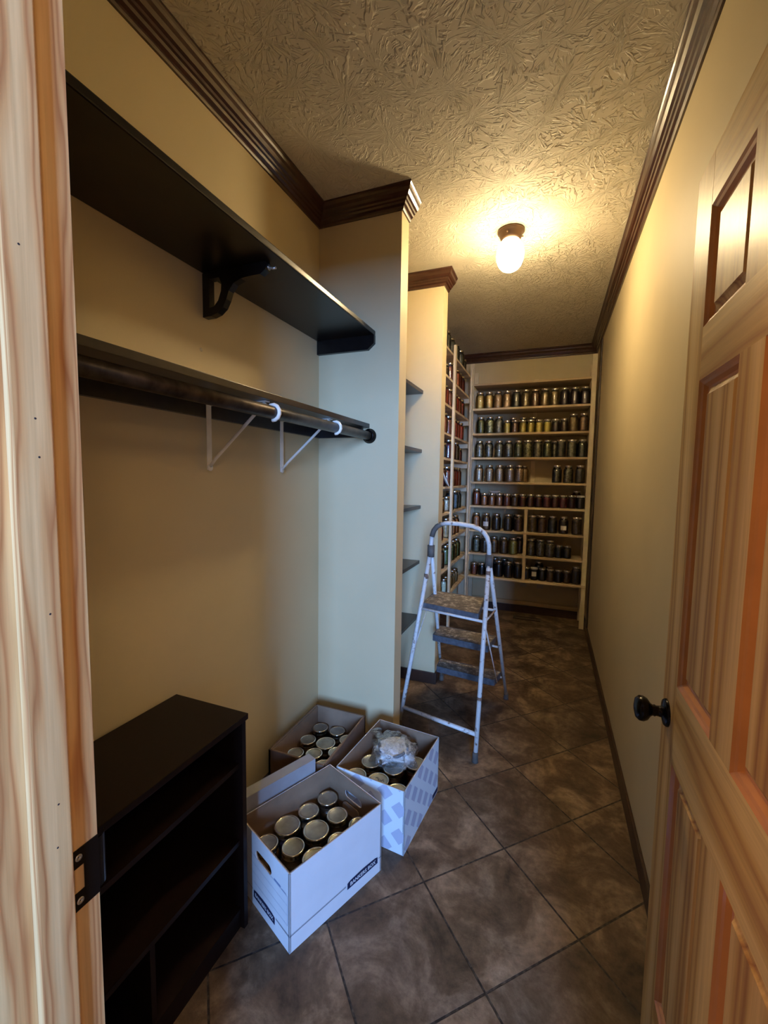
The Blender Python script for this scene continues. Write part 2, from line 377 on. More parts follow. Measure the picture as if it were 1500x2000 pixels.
# ---------------------------------------------------------------- setting
XL, XR, YB, CZ, YF, YO = -1.12, .357, 4.614, 2.695, .336, .205
Y1, X1, Y1B = 1.919, -.688, 2.019
Y2, X2, Y2B = 2.727, -.686, 2.835
T = .1
b = MB(); b.box((-3.5, -4.2, -.05), (2.6, YB+T, 0)); S(b.done('floor', 'floor'))
b = MB(); b.box((XL-T, YO, CZ), (XR+T, YB+T, CZ+.05)); S(b.done('ceiling', 'ceiling'))
b = MB(); b.box((XL-T, YO, 0), (XL, YB+T, CZ)); S(b.done('wall_left', 'wall'))
b = MB(); b.box((XR, YO, 0), (XR+T, YB+T, CZ)); S(b.done('wall_right', 'wall'))
b = MB(); b.box((XL, YB, 0), (XR, YB+T, CZ)); S(b.done('wall_back', 'wall'))
b = MB(); b.box((XL, Y1, 0), (X1, Y1B, CZ)); S(b.done('wall_near_partition', 'wall'))
b = MB(); b.box((XL, Y2, 0), (X2, Y2B, CZ)); S(b.done('wall_far_partition', 'wall'))
# front wall with the doorway
OL, OR, OH = -.535, .33, 2.07
b = MB(); b.box((-3.5, YO, 0), (OL, YF, CZ)); b.box((OR, YO, 0), (2.6, YF, CZ)); b.box((OL, YO, OH), (OR, YF, CZ)); b.box((-3.5, YO, CZ), (2.6, YF, 4.2)); S(b.done('wall_front', 'wall'))
# the larger room behind the camera, daylight window in its far wall
b = MB(); b.box((-3.6, -4.2, 0), (-3.5, YF, 4.2)); S(b.done('wall_hall_left', 'hall'))
b = MB(); b.box((2.6, -4.2, 0), (2.7, YF, 4.2)); S(b.done('wall_hall_right', 'hall'))
b = MB(); b.box((-3.5, -4.2, 0), (.82, -4.1, 4.2)); b.box((1.88, -4.2, 0), (2.6, -4.1, 4.2)); b.box((.82, -4.2, 0), (1.88, -4.1, .95)); b.box((.82, -4.2, 2.85), (1.88, -4.1, 4.2)); S(b.done('wall_hall_back', 'hall'))
b = MB(); b.box((-3.5, -4.2, 4.2), (2.6, YF, 4.25)); S(b.done('ceiling', 'hall'))

# crown moulding: profile in (out from wall, down from ceiling)
CP, CH = .062, .085
prof = [(0, 0), (CP, 0), (CP, -.008), (CP*.93, -.013), (CP*.86, -.020), (CP*.80, -.032), (CP*.68, -.042), (CP*.55, -.047), (CP*.50, -.054), (CP*.40, -.058), (CP*.34, -.066), (CP*.20, -.072), (CP*.18, -.078), (CP*.12, -CH), (0, -CH)]
def crown(n, p, d, q0, q1, s0=0, s1=0):
    """p,d: wall line start/end (2-D), q0: outward normal; s0,s1: mitre sign (+1 grows, -1 shrinks with out)"""
    p = Vector(p); d = Vector(d); t = (d-p).normalized(); nrm = Vector(q0)
    b = MB()
    f0 = lambda o, z: (*(p + nrm*o - t*o*s0), CZ+z); f1 = lambda o, z: (*(d + nrm*o + t*o*s1), CZ+z)
    b.prism(prof, f0, f1); return S(b.done('trim_%d' % n, 'crown'))
crown(1, (XL, YF), (XL, Y1), (1, 0), 0, 0, -1)
crown(2, (XL, Y1), (X1, Y1), (0, -1), 0, -1, 1)
crown(3, (X1, Y1), (X1, Y1B), (1, 0), 0, 1, 0)
crown(4, (XL, Y2), (X2, Y2), (0, -1), 0, 0, 1)
crown(5, (X2, Y2), (X2, Y2B), (1, 0), 0, 1, 0)
crown(6, (XL, Y2B), (XL, YB), (1, 0), 0, 0, -1)
crown(7, (XL, YB), (XR, YB), (0, -1), 0, -1, -1)
crown(8, (XR, YF), (XR, YB), (-1, 0), 0, 0, -1)
crown(9, (XL, Y1B), (XL, Y2), (1, 0), 0)
def baseb(side, boxes):
    b = MB()
    for q in boxes: b.box(*q, bev=.003)
    S(b.done('baseboard_'+side, 'base'))
BH = .078
baseb('left', [((XL, YF, 0), (XL+.012, Y1, BH))])
baseb('right', [((XR-.012, YF, 0), (XR, 4.55, BH))])
baseb('back', [((XL, YB-.012, 0), (XR, YB, BH))])
baseb('near_partition', [((XL+.012, Y1-.012, 0), (X1, Y1, BH)), ((X1, Y1-.012, 0), (X1+.012, Y1B, BH))])
baseb('far_partition', [((XL+.012, Y2-.012, 0), (X2, Y2, BH)), ((X2, Y2-.012, 0), (X2+.012, Y2B, BH))])
# dark vertical trim on the right wall beside the back rack
b = MB(); b.box((XR-.012, 4.13, BH), (XR, 4.24, CZ-CH), bev=.003); S(b.done('trim_10', 'base'))

# door jamb with rabbet and stop on the left side
b = MB()
b.box((OL, YO-.001, 0), (-.515, YF, OH)); b.box((-.515, .262, 0), (-.503, .300, OH-.02), bev=.0015)
b.box((OL, YO-.001, OH-.02), (OR, YF, OH)); b.box((.31, YO-.001, 0), (OR, YF, OH-.02))
jamb = S(b.done('trim_11', 'jamb'))
b = MB()
b.box((OL-.055, YO-.014, 0), (OL+.012, YO-.001, OH+.05)); b.box((OR-.012, YO-.014, 0), (OR+.055, YO-.001, OH+.05)); b.box((OL-.055, YO-.014, OH-.012), (OR+.055, YO-.001, OH+.05))
S(b.done('trim_12', 'jamb'))
# strike plate
b = MB(); x = -.5149
b.plate([(.3005, .862), (.336, .862), (.336, .940), (.3005, .940)], [[(.306, .885), (.318, .885), (.318, .917), (.306, .917)]], lambda u, v, w_: (x+w_, u, v), .0012)
prev = None
for k in range(6):
    a0, a1 = k/6*PI*.42, (k+1)/6*PI*.42; R_ = .016
    P0 = (x + .0006 - R_*(1-math.cos(a0)), .336+R_*math.sin(a0)); P1 = (x + .0006 - R_*(1-math.cos(a1)), .336+R_*math.sin(a1))
    b.hexa([(P0[0]-.0006, P0[1], .868), (P0[0]+.0006, P0[1], .868), (P1[0]+.0006, P1[1], .868), (P1[0]-.0006, P1[1], .868), (P0[0]-.0006, P0[1], .934), (P0[0]+.0006, P0[1], .934), (P1[0]+.0006, P1[1], .934), (P1[0]-.0006, P1[1], .934)])
sp_ = b.done('strike_plate', 'black_metal', jamb)
b = MB(); b.box((x-.006, .306, .885), (x-.004, .318, .917)); b.done('latch_recess', 'jamb', sp_)
for z in (.873, .929):
    b = MB(); b.lathe([(.0042, 0), (.0040, .0008), (.0018, .0009), (.0014, .0002), (0, 0)], 16, (x+.0011, .312, z), Euler((0, PI/2, 0)).to_matrix()); b.done('screw', 'screw', sp_)
# little nail holes in the stop
b = MB()
for y, z in ((.276, 1.62), (.283, 1.45), (.285, 1.41), (.288, 1.24), (.287, 1.02), (.284, .97)):
    b.lathe([(.0012, 0), (0, .0003)], 8, (-.5029, y, z), Euler((0, PI/2, 0)).to_matrix())
b.done('nail_hole', 'ink', jamb)

# ---------------------------------------------------------------- six panel pine door, swung open along the right wall
DX, DT, DY0, DY1, DZ0, DZ1 = .27, .036, .345, 1.155, .012, 2.045
door = S(empty('door_1'))
ys = [(DY0, .52), (.763, .852), (1.052, DY1)]            # stiles and mullion
b = MB()
b.box((DX, ys[0][0], DZ0), (DX+DT, ys[0][1], DZ1), bev=.002); b.box((DX, ys[2][0], DZ0), (DX+DT, ys[2][1], DZ1), bev=.002)
rails = [(DZ0, .21), (.780, .955), (1.600, 1.705), (1.938, DZ1)]
for (r0, r1), (r2, r3) in zip(rails, rails[1:]): b.box((DX, ys[1][0], r1), (DX+DT, ys[1][1], r2))
b.done('stile', 'doorV', door)
b = MB()
for z0, z1 in rails: b.box((DX, ys[0][1], z0), (DX+DT, ys[2][0], z1))
b.done('rail', 'doorH', door)
opens = [(y0, y1, r0[1], r1[0]) for (y0, y1) in ((.52, .763), (.852, 1.052)) for r0, r1 in zip(rails, rails[1:])]
for side in (0,):
    for (y0, y1, z0, z1) in opens:
        b = MB()
        steps = [(0, 0), (.005, .0035), (.010, .006), (.016, .0125), (.020, .014)]
        xs = DX + DT/2
        def ring(i, d, sgn): return [(xs + sgn*(-DT/2+d), y0+i, z0+i), (xs + sgn*(-DT/2+d), y1-i, z0+i), (xs + sgn*(-DT/2+d), y1-i, z1-i), (xs + sgn*(-DT/2+d), y0+i, z1-i)]
        for sgn in (1, -1):
            for (i0, d0), (i1, d1) in zip(steps, steps[1:]):
                A = ring(i0, d0, sgn); B_ = ring(i1, d1, sgn)
                for k in range(4): b.face([A[k], A[(k+1) % 4], B_[(k+1) % 4], B_[k]])
        b.done('moulding', 'doorM', door, fix=False)
        b = MB()
        for sgn in (1, -1):
            A = ring(.020, .014, sgn); B_ = ring(.030, .010, sgn); C_ = ring(.034, .006, sgn)
            for P_, Q_ in ((A, B_), (B_, C_)):
                for k in range(4): b.face([P_[k], P_[(k+1) % 4], Q_[(k+1) % 4], Q_[k]])
            b.face(C_)
        b.done('panel', 'doorP', door, fix=False)
hm = Euler((0, -PI/2, 0)).to_matrix()
b = MB(); b.lathe([(.031, 0), (.031, .003), (.028, .007), (.020, .009), (.0125, .011), (.0115, .022), (.0135, .025), (.012, .029), (.016, .034), (.0245, .040), (.0285, .048), (.028, .056), (.022, .063), (.010, .066), (0, .067)], 32, (DX, 1.112, .865), hm)
tag(b.done('door_knob', 'black_metal', door), 'black round knob with black rose')
hm2 = Euler((0, PI/2, 0)).to_matrix()
b = MB(); b.lathe([(.031, 0), (.031, .003), (.026, .007), (.0125, .011), (.0115, .020), (.016, .024), (.0265, .030), (.0265, .038), (.010, .044), (0, .0445)], 24, (DX+DT, 1.112, .865), hm2)
b.done('door_knob', 'black_metal', door)
b = MB(); b.box((DX+.006, DY1-.001, .835), (DX+.030, DY1+.0012, .895)); b.box((DX+.012, DY1, .856), (DX+.024, DY1+.008, .874)); b.done('latch', 'screw', door)
for z in (.25, 1.05, 1.85):
    b = MB(); b.lathe([(0, 0), (.006, 0), (.006, .09), (0, .09)], 12, (DX-.004, DY0-.004, z)); b.box((.285, .336, z), (.309, .343, z+.09)); b.done('hinge', 'black_metal', door)

# ---------------------------------------------------------------- ceiling light
lamp = empty('ceiling_light', (-.255, 2.41, CZ), 0, 'small round frosted globe light glowing on the textured ceiling', 'ceiling light')
b = MB(); b.lathe([(0, 0), (.068, 0), (.069, -.008), (.064, -.014), (.058, -.018), (.055, -.034), (.050, -.040), (.046, -.050), (0, -.050)], 40); b.done('canopy', 'bronze', lamp)
b = MB(); g = [(.040, .078), (.044, .070), (.054, .056), (.063, .038), (.069, .015), (.070, -.005), (.067, -.028), (.058, -.052), (.044, -.069), (.025, -.080), (0, -.083)]
b.lathe(g, 40); go = b.done('lamp_shade', 'globe', lamp); go.location = (0, 0, -.120); go.rotation_euler = (0, 0, 0)
for a in (.3, 2.4, 4.5):
    b = MB(); b.tube([(.054*math.cos(a), .054*math.sin(a), -.028), (.064*math.cos(a), .064*math.sin(a), -.028)], .004, 8)
    b.done('thumb_screw', 'bronze', lamp)

# ---------------------------------------------------------------- dark shelves on the left wall
def frame(px, py): return lambda *a: a
up = empty('wall_shelf', (XL, YF, 2.07), 0, 'wide black shelf high on the left wall, one curved wooden bracket below', 'shelf')
inv = Matrix.Translation((-XL, -YF, -2.07))
def local(o, root):
    o.matrix_parent_inverse = Matrix.Identity(4)
    o.data.transform(Matrix.Translation(-Vector(root.location)))
    return o
b = MB(); b.box((XL, YF+.001, 2.068), (-.811, Y1-.001, 2.090), bev=.004); local(b.done('shelf_board', 'black_wood', up), up)
b = MB(); b.plate([(XL, 2.068), (XL, 2.002), (-.845, 2.002), (-.811, 2.03), (-.811, 2.068)], [], lambda u, v, w_: (u, Y1-.001-w_, v), .019); local(b.done('cleat', 'black_wood', up), up)
# curved bracket (outline in x,z), 38 mm thick
def arc(cx, cz, r, a0, a1, n=8): return [(cx+r*math.cos(a0+(a1-a0)*k/(n-1)), cz+r*math.sin(a0+(a1-a0)*k/(n-1))) for k in range(n)]
outer = [(XL, 2.067), (XL, 1.925), (XL+.035, 1.925), (XL+.062, 1.932), (XL+.085, 1.948), (XL+.100, 1.972), (XL+.110, 1.997), (XL+.130, 2.018), (XL+.160, 2.028), (XL+.200, 2.030), (XL+.235, 2.030), (XL+.255, 2.042), (XL+.262, 2.055), (XL+.255, 2.067)]
hole = [(XL+.028, 2.045), (XL+.028, 1.952), (XL+.048, 1.955), (XL+.066, 1.972), (XL+.078, 2.0), (XL+.080, 2.025), (XL+.070, 2.045)]
b = MB(); b.plate(outer, [hole], lambda u, v, w_: (u, 1.150+w_, v), .024); br = local(b.done('bracket', 'black_wood', up), up)
b = MB(); b.tube([(XL+.262, 1.164, 2.050), (XL+.275, 1.164, 2.046), (XL+.284, 1.166, 2.048)], .004, 8); b.lathe([(0, 0), (.009, 0), (.008, .003), (0, .004)], 12, (XL+.258, 1.164, 2.052), Euler((0, PI/2, 0)).to_matrix()); tag(local(b.done('hook', 'screw', br), up), 'small shiny metal hook')

lo = empty('closet_shelf', (XL, YF, 1.63), 0, 'dark brown closet shelf above the hanging rod, held by white metal brackets', 'shelf')
b = MB(); b.box((XL, YF+.001, 1.634), (-.836, Y1-.001, 1.655), bev=.0015); local(b.done('shelf_board', 'shelf_edge', lo), lo)
b = MB(); b.box((XL, Y1-.020, 1.59), (-.87, Y1-.001, 1.634)); local(b.done('cleat', 'shelf_edge', lo), lo)
b = MB(); b.box((XL, YF+.001, 1.590), (XL+.019, Y1-.02, 1.634)); local(b.done('cleat', 'shelf_edge', lo), lo)
for y in (1.146, 1.568):
    b = MB(); x0 = XL+.0195; h = .011
    b.box((x0, y-h, 1.412), (x0+.003, y+h, 1.634), bev=.0008)
    b.box((x0, y-h, 1.630), (-.856, y+h, 1.6335), bev=.0008)
    b.tube([(x0+.004, y, 1.424), (x0+.03, y, 1.452), (-.885, y, 1.612), (-.872, y, 1.622)], .0055, 8)
    b.lathe([(0, 0), (.0115, 0), (.0115, .004), (0, .0045)], 16, (x0+.002, y, 1.420), Euler((0, PI/2, 0)).to_matrix())
    br = local(b.done('bracket', 'white_metal', lo), lo)
    b = MB(); c = (-.836, 1.596)
    pts = [(-.872, y, 1.628)] + [(c[0]+.0245*math.cos(a), y, c[1]+.0245*math.sin(a)) for a in [math.radians(q) for q in (140, 110, 80, 50, 20, -10, -40, -70, -95)]]
    b.tube(pts, .0065, 8, 1.0); local(b.done('rod_hook', 'white_metal', br), lo)
b = MB()
b.tube([(-.836, YF+.012, 1.596), (-.836, Y1-.012, 1.596)], .0205, 24)
rod = b.done('closet_rod', 'rod'); tag(rod, 'dark metal hanging rod running under the lower closet shelf', 'rod')
for y, s_ in ((YF+.001, 1), (Y1-.001, -1)):
    b = MB(); b.lathe([(0, 0), (.036, 0), (.036, .004), (.028, .010), (.0265, .018), (.0215, .018), (.021, .006), (0, .005)], 28, (-.836, y, 1.596), Euler((-s_*PI/2, 0, 0)).to_matrix()); b.done('rod_flange', 'black_metal', rod)
b = MB(); b.lathe([(.007, 0), (.005, .002), (0, .001)], 8, (XL, 1.139, 1.816), Euler((0, PI/2, 0)).to_matrix()); tag(b.done('wall_anchor', 'outlet'), 'tiny filled screw hole on the left wall between the two long shelves', 'wall anchor')

# alcove shelves between the two partitions
pos = ['topmost', 'second from the top', 'middle', 'second from the bottom', 'lowest']
for k, z in enumerate((1.946, 1.563, 1.192, .820, .445)):
    e = empty('alcove_shelf', (XL, Y1B, z), 0, 'dark alcove shelf between the two wall partitions, %s of five' % pos[k], 'shelf', 'dark shelves between the wall partitions')
    b = MB(); b.box((XL, Y1B+.001, z), (-.808, Y2-.001, z+.022), bev=.0015); local(b.done('shelf_board', 'shelf_edge', e), e)
    for c0, c1 in ((Y2-.018, Y2-.001), (Y1B+.001, Y1B+.018)):
        b = MB(); b.box((XL, c0, z-.025), (-.93, c1, z)); local(b.done('cleat', 'shelf_edge', e), e)

# ---------------------------------------------------------------- low dark bookcase
bk = empty('shoe_rack', (XL+.014, .345, 0), 0, 'low espresso brown open bookcase against the left wall near the door', 'bookcase')
bx0, bx1, by0, by1, bh = XL+.014, -.822, .345, .985, .665
b = MB(); b.box((bx0, by0-.0, bh), (bx1+.004, by1+.006, bh+.018), bev=.002); local(b.done('top', 'espresso', bk), bk)
for y in (by0+.002, by1-.018):
    b = MB(); b.box((bx0, y, 0), (bx1, y+.016, bh)); local(b.done('side_panel', 'espresso', bk), bk)
b = MB(); b.box((bx0, by0+.018, .03), (bx0+.004, by1-.018, bh)); local(b.done('back_panel', 'espresso', bk), bk)
for z in (.050, .275, .520):
    b = MB(); b.box((bx0+.004, by0+.018, z), (bx1-.012, by1-.018, z+.015)); local(b.done('shelf', 'espresso', bk), bk)
b = MB(); b.box((bx1-.03, by0+.018, 0), (bx1-.015, by1-.018, .05)); local(b.done('kick_board', 'espresso', bk), bk)
b = MB(); b.box((bx0+.004, .66, .065), (bx1-.02, .674, .275)); local(b.done('divider', 'espresso', bk), bk)

# ---------------------------------------------------------------- jars
QUART = dict(prof=[(0, .0), (.040, .0), (.0455, .006), (.0465, .02), (.0465, .112), (.0455, .124), (.040, .136), (.0345, .143), (.0345, .160)], h=.160, lid=.0365)
WIDE = dict(prof=[(0, .0), (.040, .0), (.0455, .006), (.0465, .02), (.0465, .125), (.0455, .134), (.0425, .141), (.0415, .145), (.0415, .160)], h=.160, lid=.0435)
SLIM = dict(prof=[(0, .0), (.036, .0), (.0400, .006), (.0408, .02), (.0408, .118), (.0400, .130), (.0365, .142), (.0345, .149), (.0345, .163)], h=.163, lid=.0362)
HIGH = dict(prof=[(0, .0), (.040, .0), (.0455, .006), (.0465, .02), (.0465, .150), (.0455, .160), (.0425, .167), (.0400, .171), (.0400, .186)], h=.186, lid=.0415)
PINT = dict(prof=[(0, .0), (.034, .0), (.0385, .006), (.0395, .015), (.0395, .080), (.0385, .090), (.035, .100), (.0335, .105), (.0335, .118)], h=.118, lid=.0360)
SQUAT = dict(prof=[(0, .0), (.034, .0), (.0385, .006), (.0395, .015), (.0395, .060), (.038, .070), (.034, .078), (.0335, .082), (.0335, .092)], h=.092, lid=.0360)
def lid_prof(r, h): return [(r, h-.012), (r+.0012, h-.010), (r+.0008, h), (r, h+.0045), (r-.0015, h+.006), (r-.005, h+.006), (r-.0065, h+.0045), (r-.012, h+.0048), (r-.014, h+.0042), (0, h+.0042)]
MESH = {}
def jar_meshes(kind, n):
    key = (kind, n)
    if key in MESH: return MESH[key]
    K = {'Q': QUART, 'W': WIDE, 'P': PINT, 'S': SQUAT, 'T': SLIM, 'U': HIGH}[kind]
    out = []
    for nm, pr_ in (('glass', K['prof']), ('contents', [(0, .004)] + [(max(r-.0025, 0), max(z, .004)) for r, z in K['prof'][1:6]] + [(K['prof'][6][0]-.003, K['prof'][6][1]-.004), (0, K['prof'][6][1]-.004)]), ('lid', lid_prof(K['lid'], K['h']))):
        b = MB(); b.lathe(pr_, n); bmesh.ops.recalc_face_normals(b.bm, faces=b.bm.faces)
        me = bpy.data.meshes.new(nm); b.bm.to_mesh(me); b.bm.free(); out.append(me)
    out[0].materials.append(M['glass']); out[2].materials.append(M['lid'])
    # a paper label: strip of cylinder
    MESH[key] = out; return out
CM = {}
def jar(x, y, z, kind, colour, label, group, n=20, slim=.92, lid='lid', paper=None, cat='jar', name='canning_jar', fill=1.0):
    g_, c_, l_ = jar_meshes(kind, n)
    e = empty(name, (x, y, z), random.uniform(0, 6.28), label, cat, group)
    e.scale = (slim, slim, 1)
    o = bpy.data.objects.new('glass', g_); COL.objects.link(o); o.parent = e
    key = (kind, n, colour)
    if key not in CM: c2 = c_.copy(); c2.materials.append(CT[colour]); CM[key] = c2
    o = bpy.data.objects.new('contents', CM[key]); COL.objects.link(o); o.parent = e; o.scale = (1, 1, fill)
    key = (kind, n, lid)
    if key not in CM: c2 = l_.copy(); c2.materials.clear(); c2.materials.append(M[lid]); CM[key] = c2
    o = bpy.data.objects.new('lid', CM[key]); COL.objects.link(o); o.parent = e
    if paper:
        b = MB(); R_ = .0470 if kind in 'QW' else .0400; a0 = -PI/2 - e.rotation_euler.z; K_ = 8
        for i in range(K_):
            p, q = a0-.62+1.24*i/K_, a0-.62+1.24*(i+1)/K_
            b.face([(R_*math.cos(p), R_*math.sin(p), .04), (R_*math.cos(q), R_*math.sin(q), .04), (R_*math.cos(q), R_*math.sin(q), .04+paper), (R_*math.cos(p), R_*math.sin(p), .04+paper)])
        b.done('paper_label', 'label_paper', e)
    return e
ORD = ['first', 'second', 'third', 'fourth', 'fifth', 'sixth', 'seventh', 'eighth', 'ninth', 'tenth', 'eleventh', 'twelfth', 'thirteenth', 'fourteenth', 'fifteenth', 'sixteenth']
SIZE = {'Q': 'tall', 'W': 'wide-mouth', 'T': 'slim', 'U': 'high', 'P': 'short', 'S': 'squat'}

# back rack ------------------------------------------------------
RY0, RY1, RX0, RX1 = 4.31, 4.600, -.797, .337
LV = [2.33, 2.09, 1.847, 1.610, 1.370, 1.131, .886, .653, .415]   # top of each board
rack = empty('jar_rack', (0, RY0, 0), 0, 'raw pine shelf rack across the back wall, nine boards high, full of jars', 'shelf rack')
names_b = ['top', 'second', 'third', 'fourth', 'fifth', 'sixth', 'seventh', 'eighth', 'lowest']
for k, z in enumerate(LV):
    b = MB(); b.box((RX0+.04 if k < 8 else RX0-.03, RY0-(.012 if k < 8 else .02), z-.019), (RX1-.04 if k < 8 else RX1-.004, RY1, z), bev=.0015); local(b.done('shelf', 'rack', rack), rack)
for x in (RX0, RX1-.04):
    b = MB(); b.box((x, RY0, .0), (x+.04, RY0+.02, 2.53 if x > 0 else 2.53)); b.box((x, RY1-.03, 0), (x+.04, RY1, 2.50)); local(b.done('post', 'rackV', rack), rack)
for k in (5, 6, 7):
    b = MB(); b.box((-.232, RY0-.010, LV[k+1]), (-.205, RY0+.10, LV[k]-.019)); local(b.done('divider', 'rackV', rack), rack)
b = MB(); b.box((-.205, RY1+.001, .3), (-.165, YB-.001, 2.40)); local(b.done('support_board', 'rackV', rack), rack)
b = MB(); b.box((RX0+.04, RY1-.018, .092), (.338, RY1, .128)); b.box((.02, RY1-.04, .094), (.30, RY1-.018, .132)); local(b.done('bottom_cleat', 'rack', rack), rack)
b = MB(); b.box((-.86, RY0+.02, 0), (-.80, RY0+.04, .396)); local(b.done('leg', 'rackV', rack), rack)

# pixel columns of the photo turned into rack positions: x = f(px)
def bx(px, z):
    import math as m_
    # solve for x on the plane y = jar row so that jars stand where the rack shows them
    yaw, pit, rol, F, H = 0.3746, 0.0803, -0.015, 828.0, 1.3937
    cm = sc.camera.matrix_world; c = cm.translation
    lo_, hi_ = -.85, .4
    for _ in range(30):
        mid = (lo_+hi_)/2; p = cm.inverted() @ Vector((mid, RY0+.06, z)); u = 750 + F*p.x/(-p.z)
        if u < px: lo_ = mid
        else: hi_ = mid
    return (lo_+hi_)/2
rows = {
 1: [(200,'Q','pale orange'),(297,'Q','pale orange'),(400,'Q','tan'),(492,'Q','tan'),(592,'Q','murky grey'),(692,'Q','olive brown'),(780,'Q','brown'),(878,'Q','olive brown'),(962,'Q','olive brown'),(1050,'Q','dark purple'),(1138,'Q','dark purple'),(1222,'Q','dark purple')],
 2: [(197,'Q','green'),(290,'Q','mixed green'),(392,'Q','grey green'),(462,'P','yellow'),(540,'P','brown'),(617,'P','yellow'),(697,'P','yellow'),(782,'P','yellow'),(872,'P','yellow'),(958,'P','dark purple'),(1035,'P','dark brown'),(1105,'Q','olive brown'),(1190,'Q','brown')],
 3: [(183,'Q','grey green'),(273,'Q','grey green'),(375,'Q','grey green'),(468,'Q','grey green'),(563,'Q','green'),(650,'W','mixed green'),(750,'W','grey green'),(848,'Q','green'),(978,'W','murky grey'),(1085,'W','grey green'),(1188,'Q','murky grey')],
 4: [(178,'Q','beige'),(280,'Q','beige'),(378,'Q','beige'),(480,'Q','beige'),(562,'Q','beige'),(938,'Q','murky grey'),(1048,'Q','grey green'),(1165,'Q','murky grey')],
 5: [(185,'Q','red brown'),(262,'P','orange brown'),(335,'P','orange brown'),(410,'P','orange brown'),(487,'P','red brown'),(560,'P','brown'),(632,'P','dark red'),(703,'P','dark red'),(772,'P','dark red'),(845,'P','magenta red'),(920,'P','dark red'),(1000,'P','magenta red'),(1082,'P','dark red'),(1160,'P','dark purple')],
 6: [(152,'Q','orange brown'),(250,'Q','brown'),(350,'Q','dark brown'),(462,'Q','dark brown'),(563,'Q','brown'),(700,'W','olive brown'),(790,'Q','brown'),(895,'Q','murky grey'),(1003,'Q','dark brown'),(1130,'W','olive brown')],
 7: [(150,'Q','grey green'),(235,'Q','dark brown'),(325,'Q','brown'),(420,'Q','brown'),(512,'Q','yellow'),(678,'Q','grey green'),(765,'Q','grey green'),(858,'Q','grey green'),(945,'P','murky grey'),(1010,'P','murky grey')],
 8: [(130,'P','red brown'),(205,'P','black'),(285,'Q','black'),(365,'Q','black'),(465,'Q','black'),(557,'Q','black'),(660,'P','black'),(733,'P','black'),(815,'P','black'),(893,'P','brown'),(960,'P','dark purple'),(1030,'P','brown'),(1115,'Q','dark purple')],
}
behind = {1: [(1130, 'Q', 'dark purple'), (1195, 'Q', 'dark purple')], 2: [(500, 'Q', 'dark brown'), (578, 'Q', 'dark brown'), (655, 'Q', 'dark brown')], 3: [(915, 'Q', 'grey green'), (1190, 'Q', 'murky grey')],
          4: [(610, 'Q', 'beige'), (440, 'Q', 'beige')], 5: [(1135, 'Q', 'dark red'), (385, 'P', 'red brown'), (530, 'P', 'red brown')], 6: [(745, 'Q', 'olive brown'), (530, 'Q', 'brown')], 7: [(590, 'Q', 'brown'), (700, 'Q', 'grey green')],
          8: [(320, 'Q', 'black'), (390, 'Q', 'black'), (760, 'Q', 'black'), (860, 'P', 'black')]}
papers = {(6, 250): .045, (6, 1003): .040, (8, 733): .045}
wl = {(5, 1160), (8, 733)}
for r_, lst in rows.items():
    z = LV[r_]; zz = 9 if False else z
    grp = 'jars on the %s board of the back rack' % names_b[r_]
    n_ = len(lst)
    xs_ = [bx(900+cx/5, z+.08) for cx, k, c_ in lst]; rs_ = [.0428 if k in 'QW' else .0364 for cx, k, c_ in lst]
    def segs(i):
        lo_, hi_ = RX0+.041, RX1-.041
        if r_ >= 6:
            if xs0[i] < -.2185: hi_ = -.233
            else: lo_ = -.204
        return lo_, hi_
    xs0 = list(xs_)
    for _ in range(4):
        for i in range(n_):
            lo_, hi_ = segs(i); xs_[i] = max(xs_[i], lo_+rs_[i])
            if i: xs_[i] = max(xs_[i], xs_[i-1]+rs_[i-1]+rs_[i]+.001)
        for i in range(n_-1, -1, -1):
            lo_, hi_ = segs(i); xs_[i] = min(xs_[i], hi_-rs_[i])
            if i < n_-1: xs_[i] = min(xs_[i], xs_[i+1]-rs_[i+1]-rs_[i]-.001)
    for i, (cx, k, colr) in enumerate(lst):
        x = xs_[i]
        y = RY0+.058+random.uniform(-.006, .010)
        lab = '%s %s jar, %s from left, front row, %s board of the back rack' % (SIZE[k], colr, ORD[i], names_b[r_])
        ll = 'white_lid' if (r_, cx) in wl else 'lid'
        jar(x, y, z, k, colr, lab, grp, 20, .92, ll, papers.get((r_, cx)))
    usedx = -9
    for i, (cx, k, colr) in enumerate(behind.get(r_, [])):
        x = bx(900+cx/5, z+.08)
        R_ = .0428 if k in 'QW' else .0364
        x = min(x, RX1-.045-R_)
        if usedx > -9 and abs(x-usedx) < .095: x = usedx + .095
        if r_ >= 6 and abs(x+.2185) < R_+.015: x = -.2185 + (R_+.0152)*(1 if x > -.2185 else -1)
        usedx = x
        lab = '%s %s jar in rear row, %s from left, %s board of back rack' % (SIZE[k], colr, ORD[i], names_b[r_])
        jar(x, RY0+.058+.125, z, k, colr, lab, 'rear row of jars on the %s board of the back rack' % names_b[r_], 16)
# white shallow bowl resting on the jars of the sixth board
b = MB(); b.lathe([(0, 0), (.020, 0), (.034, .004), (.052, .018), (.056, .024), (.053, .024), (.034, .008), (0, .006)], 28); o = b.done('bowl', 'white_lid'); o.location = (bx(900+330/5, LV[5]+.13), RY0+.062, LV[5]+.1238)
tag(o, 'white shallow bowl resting on orange brown jars of the back rack', 'bowl')

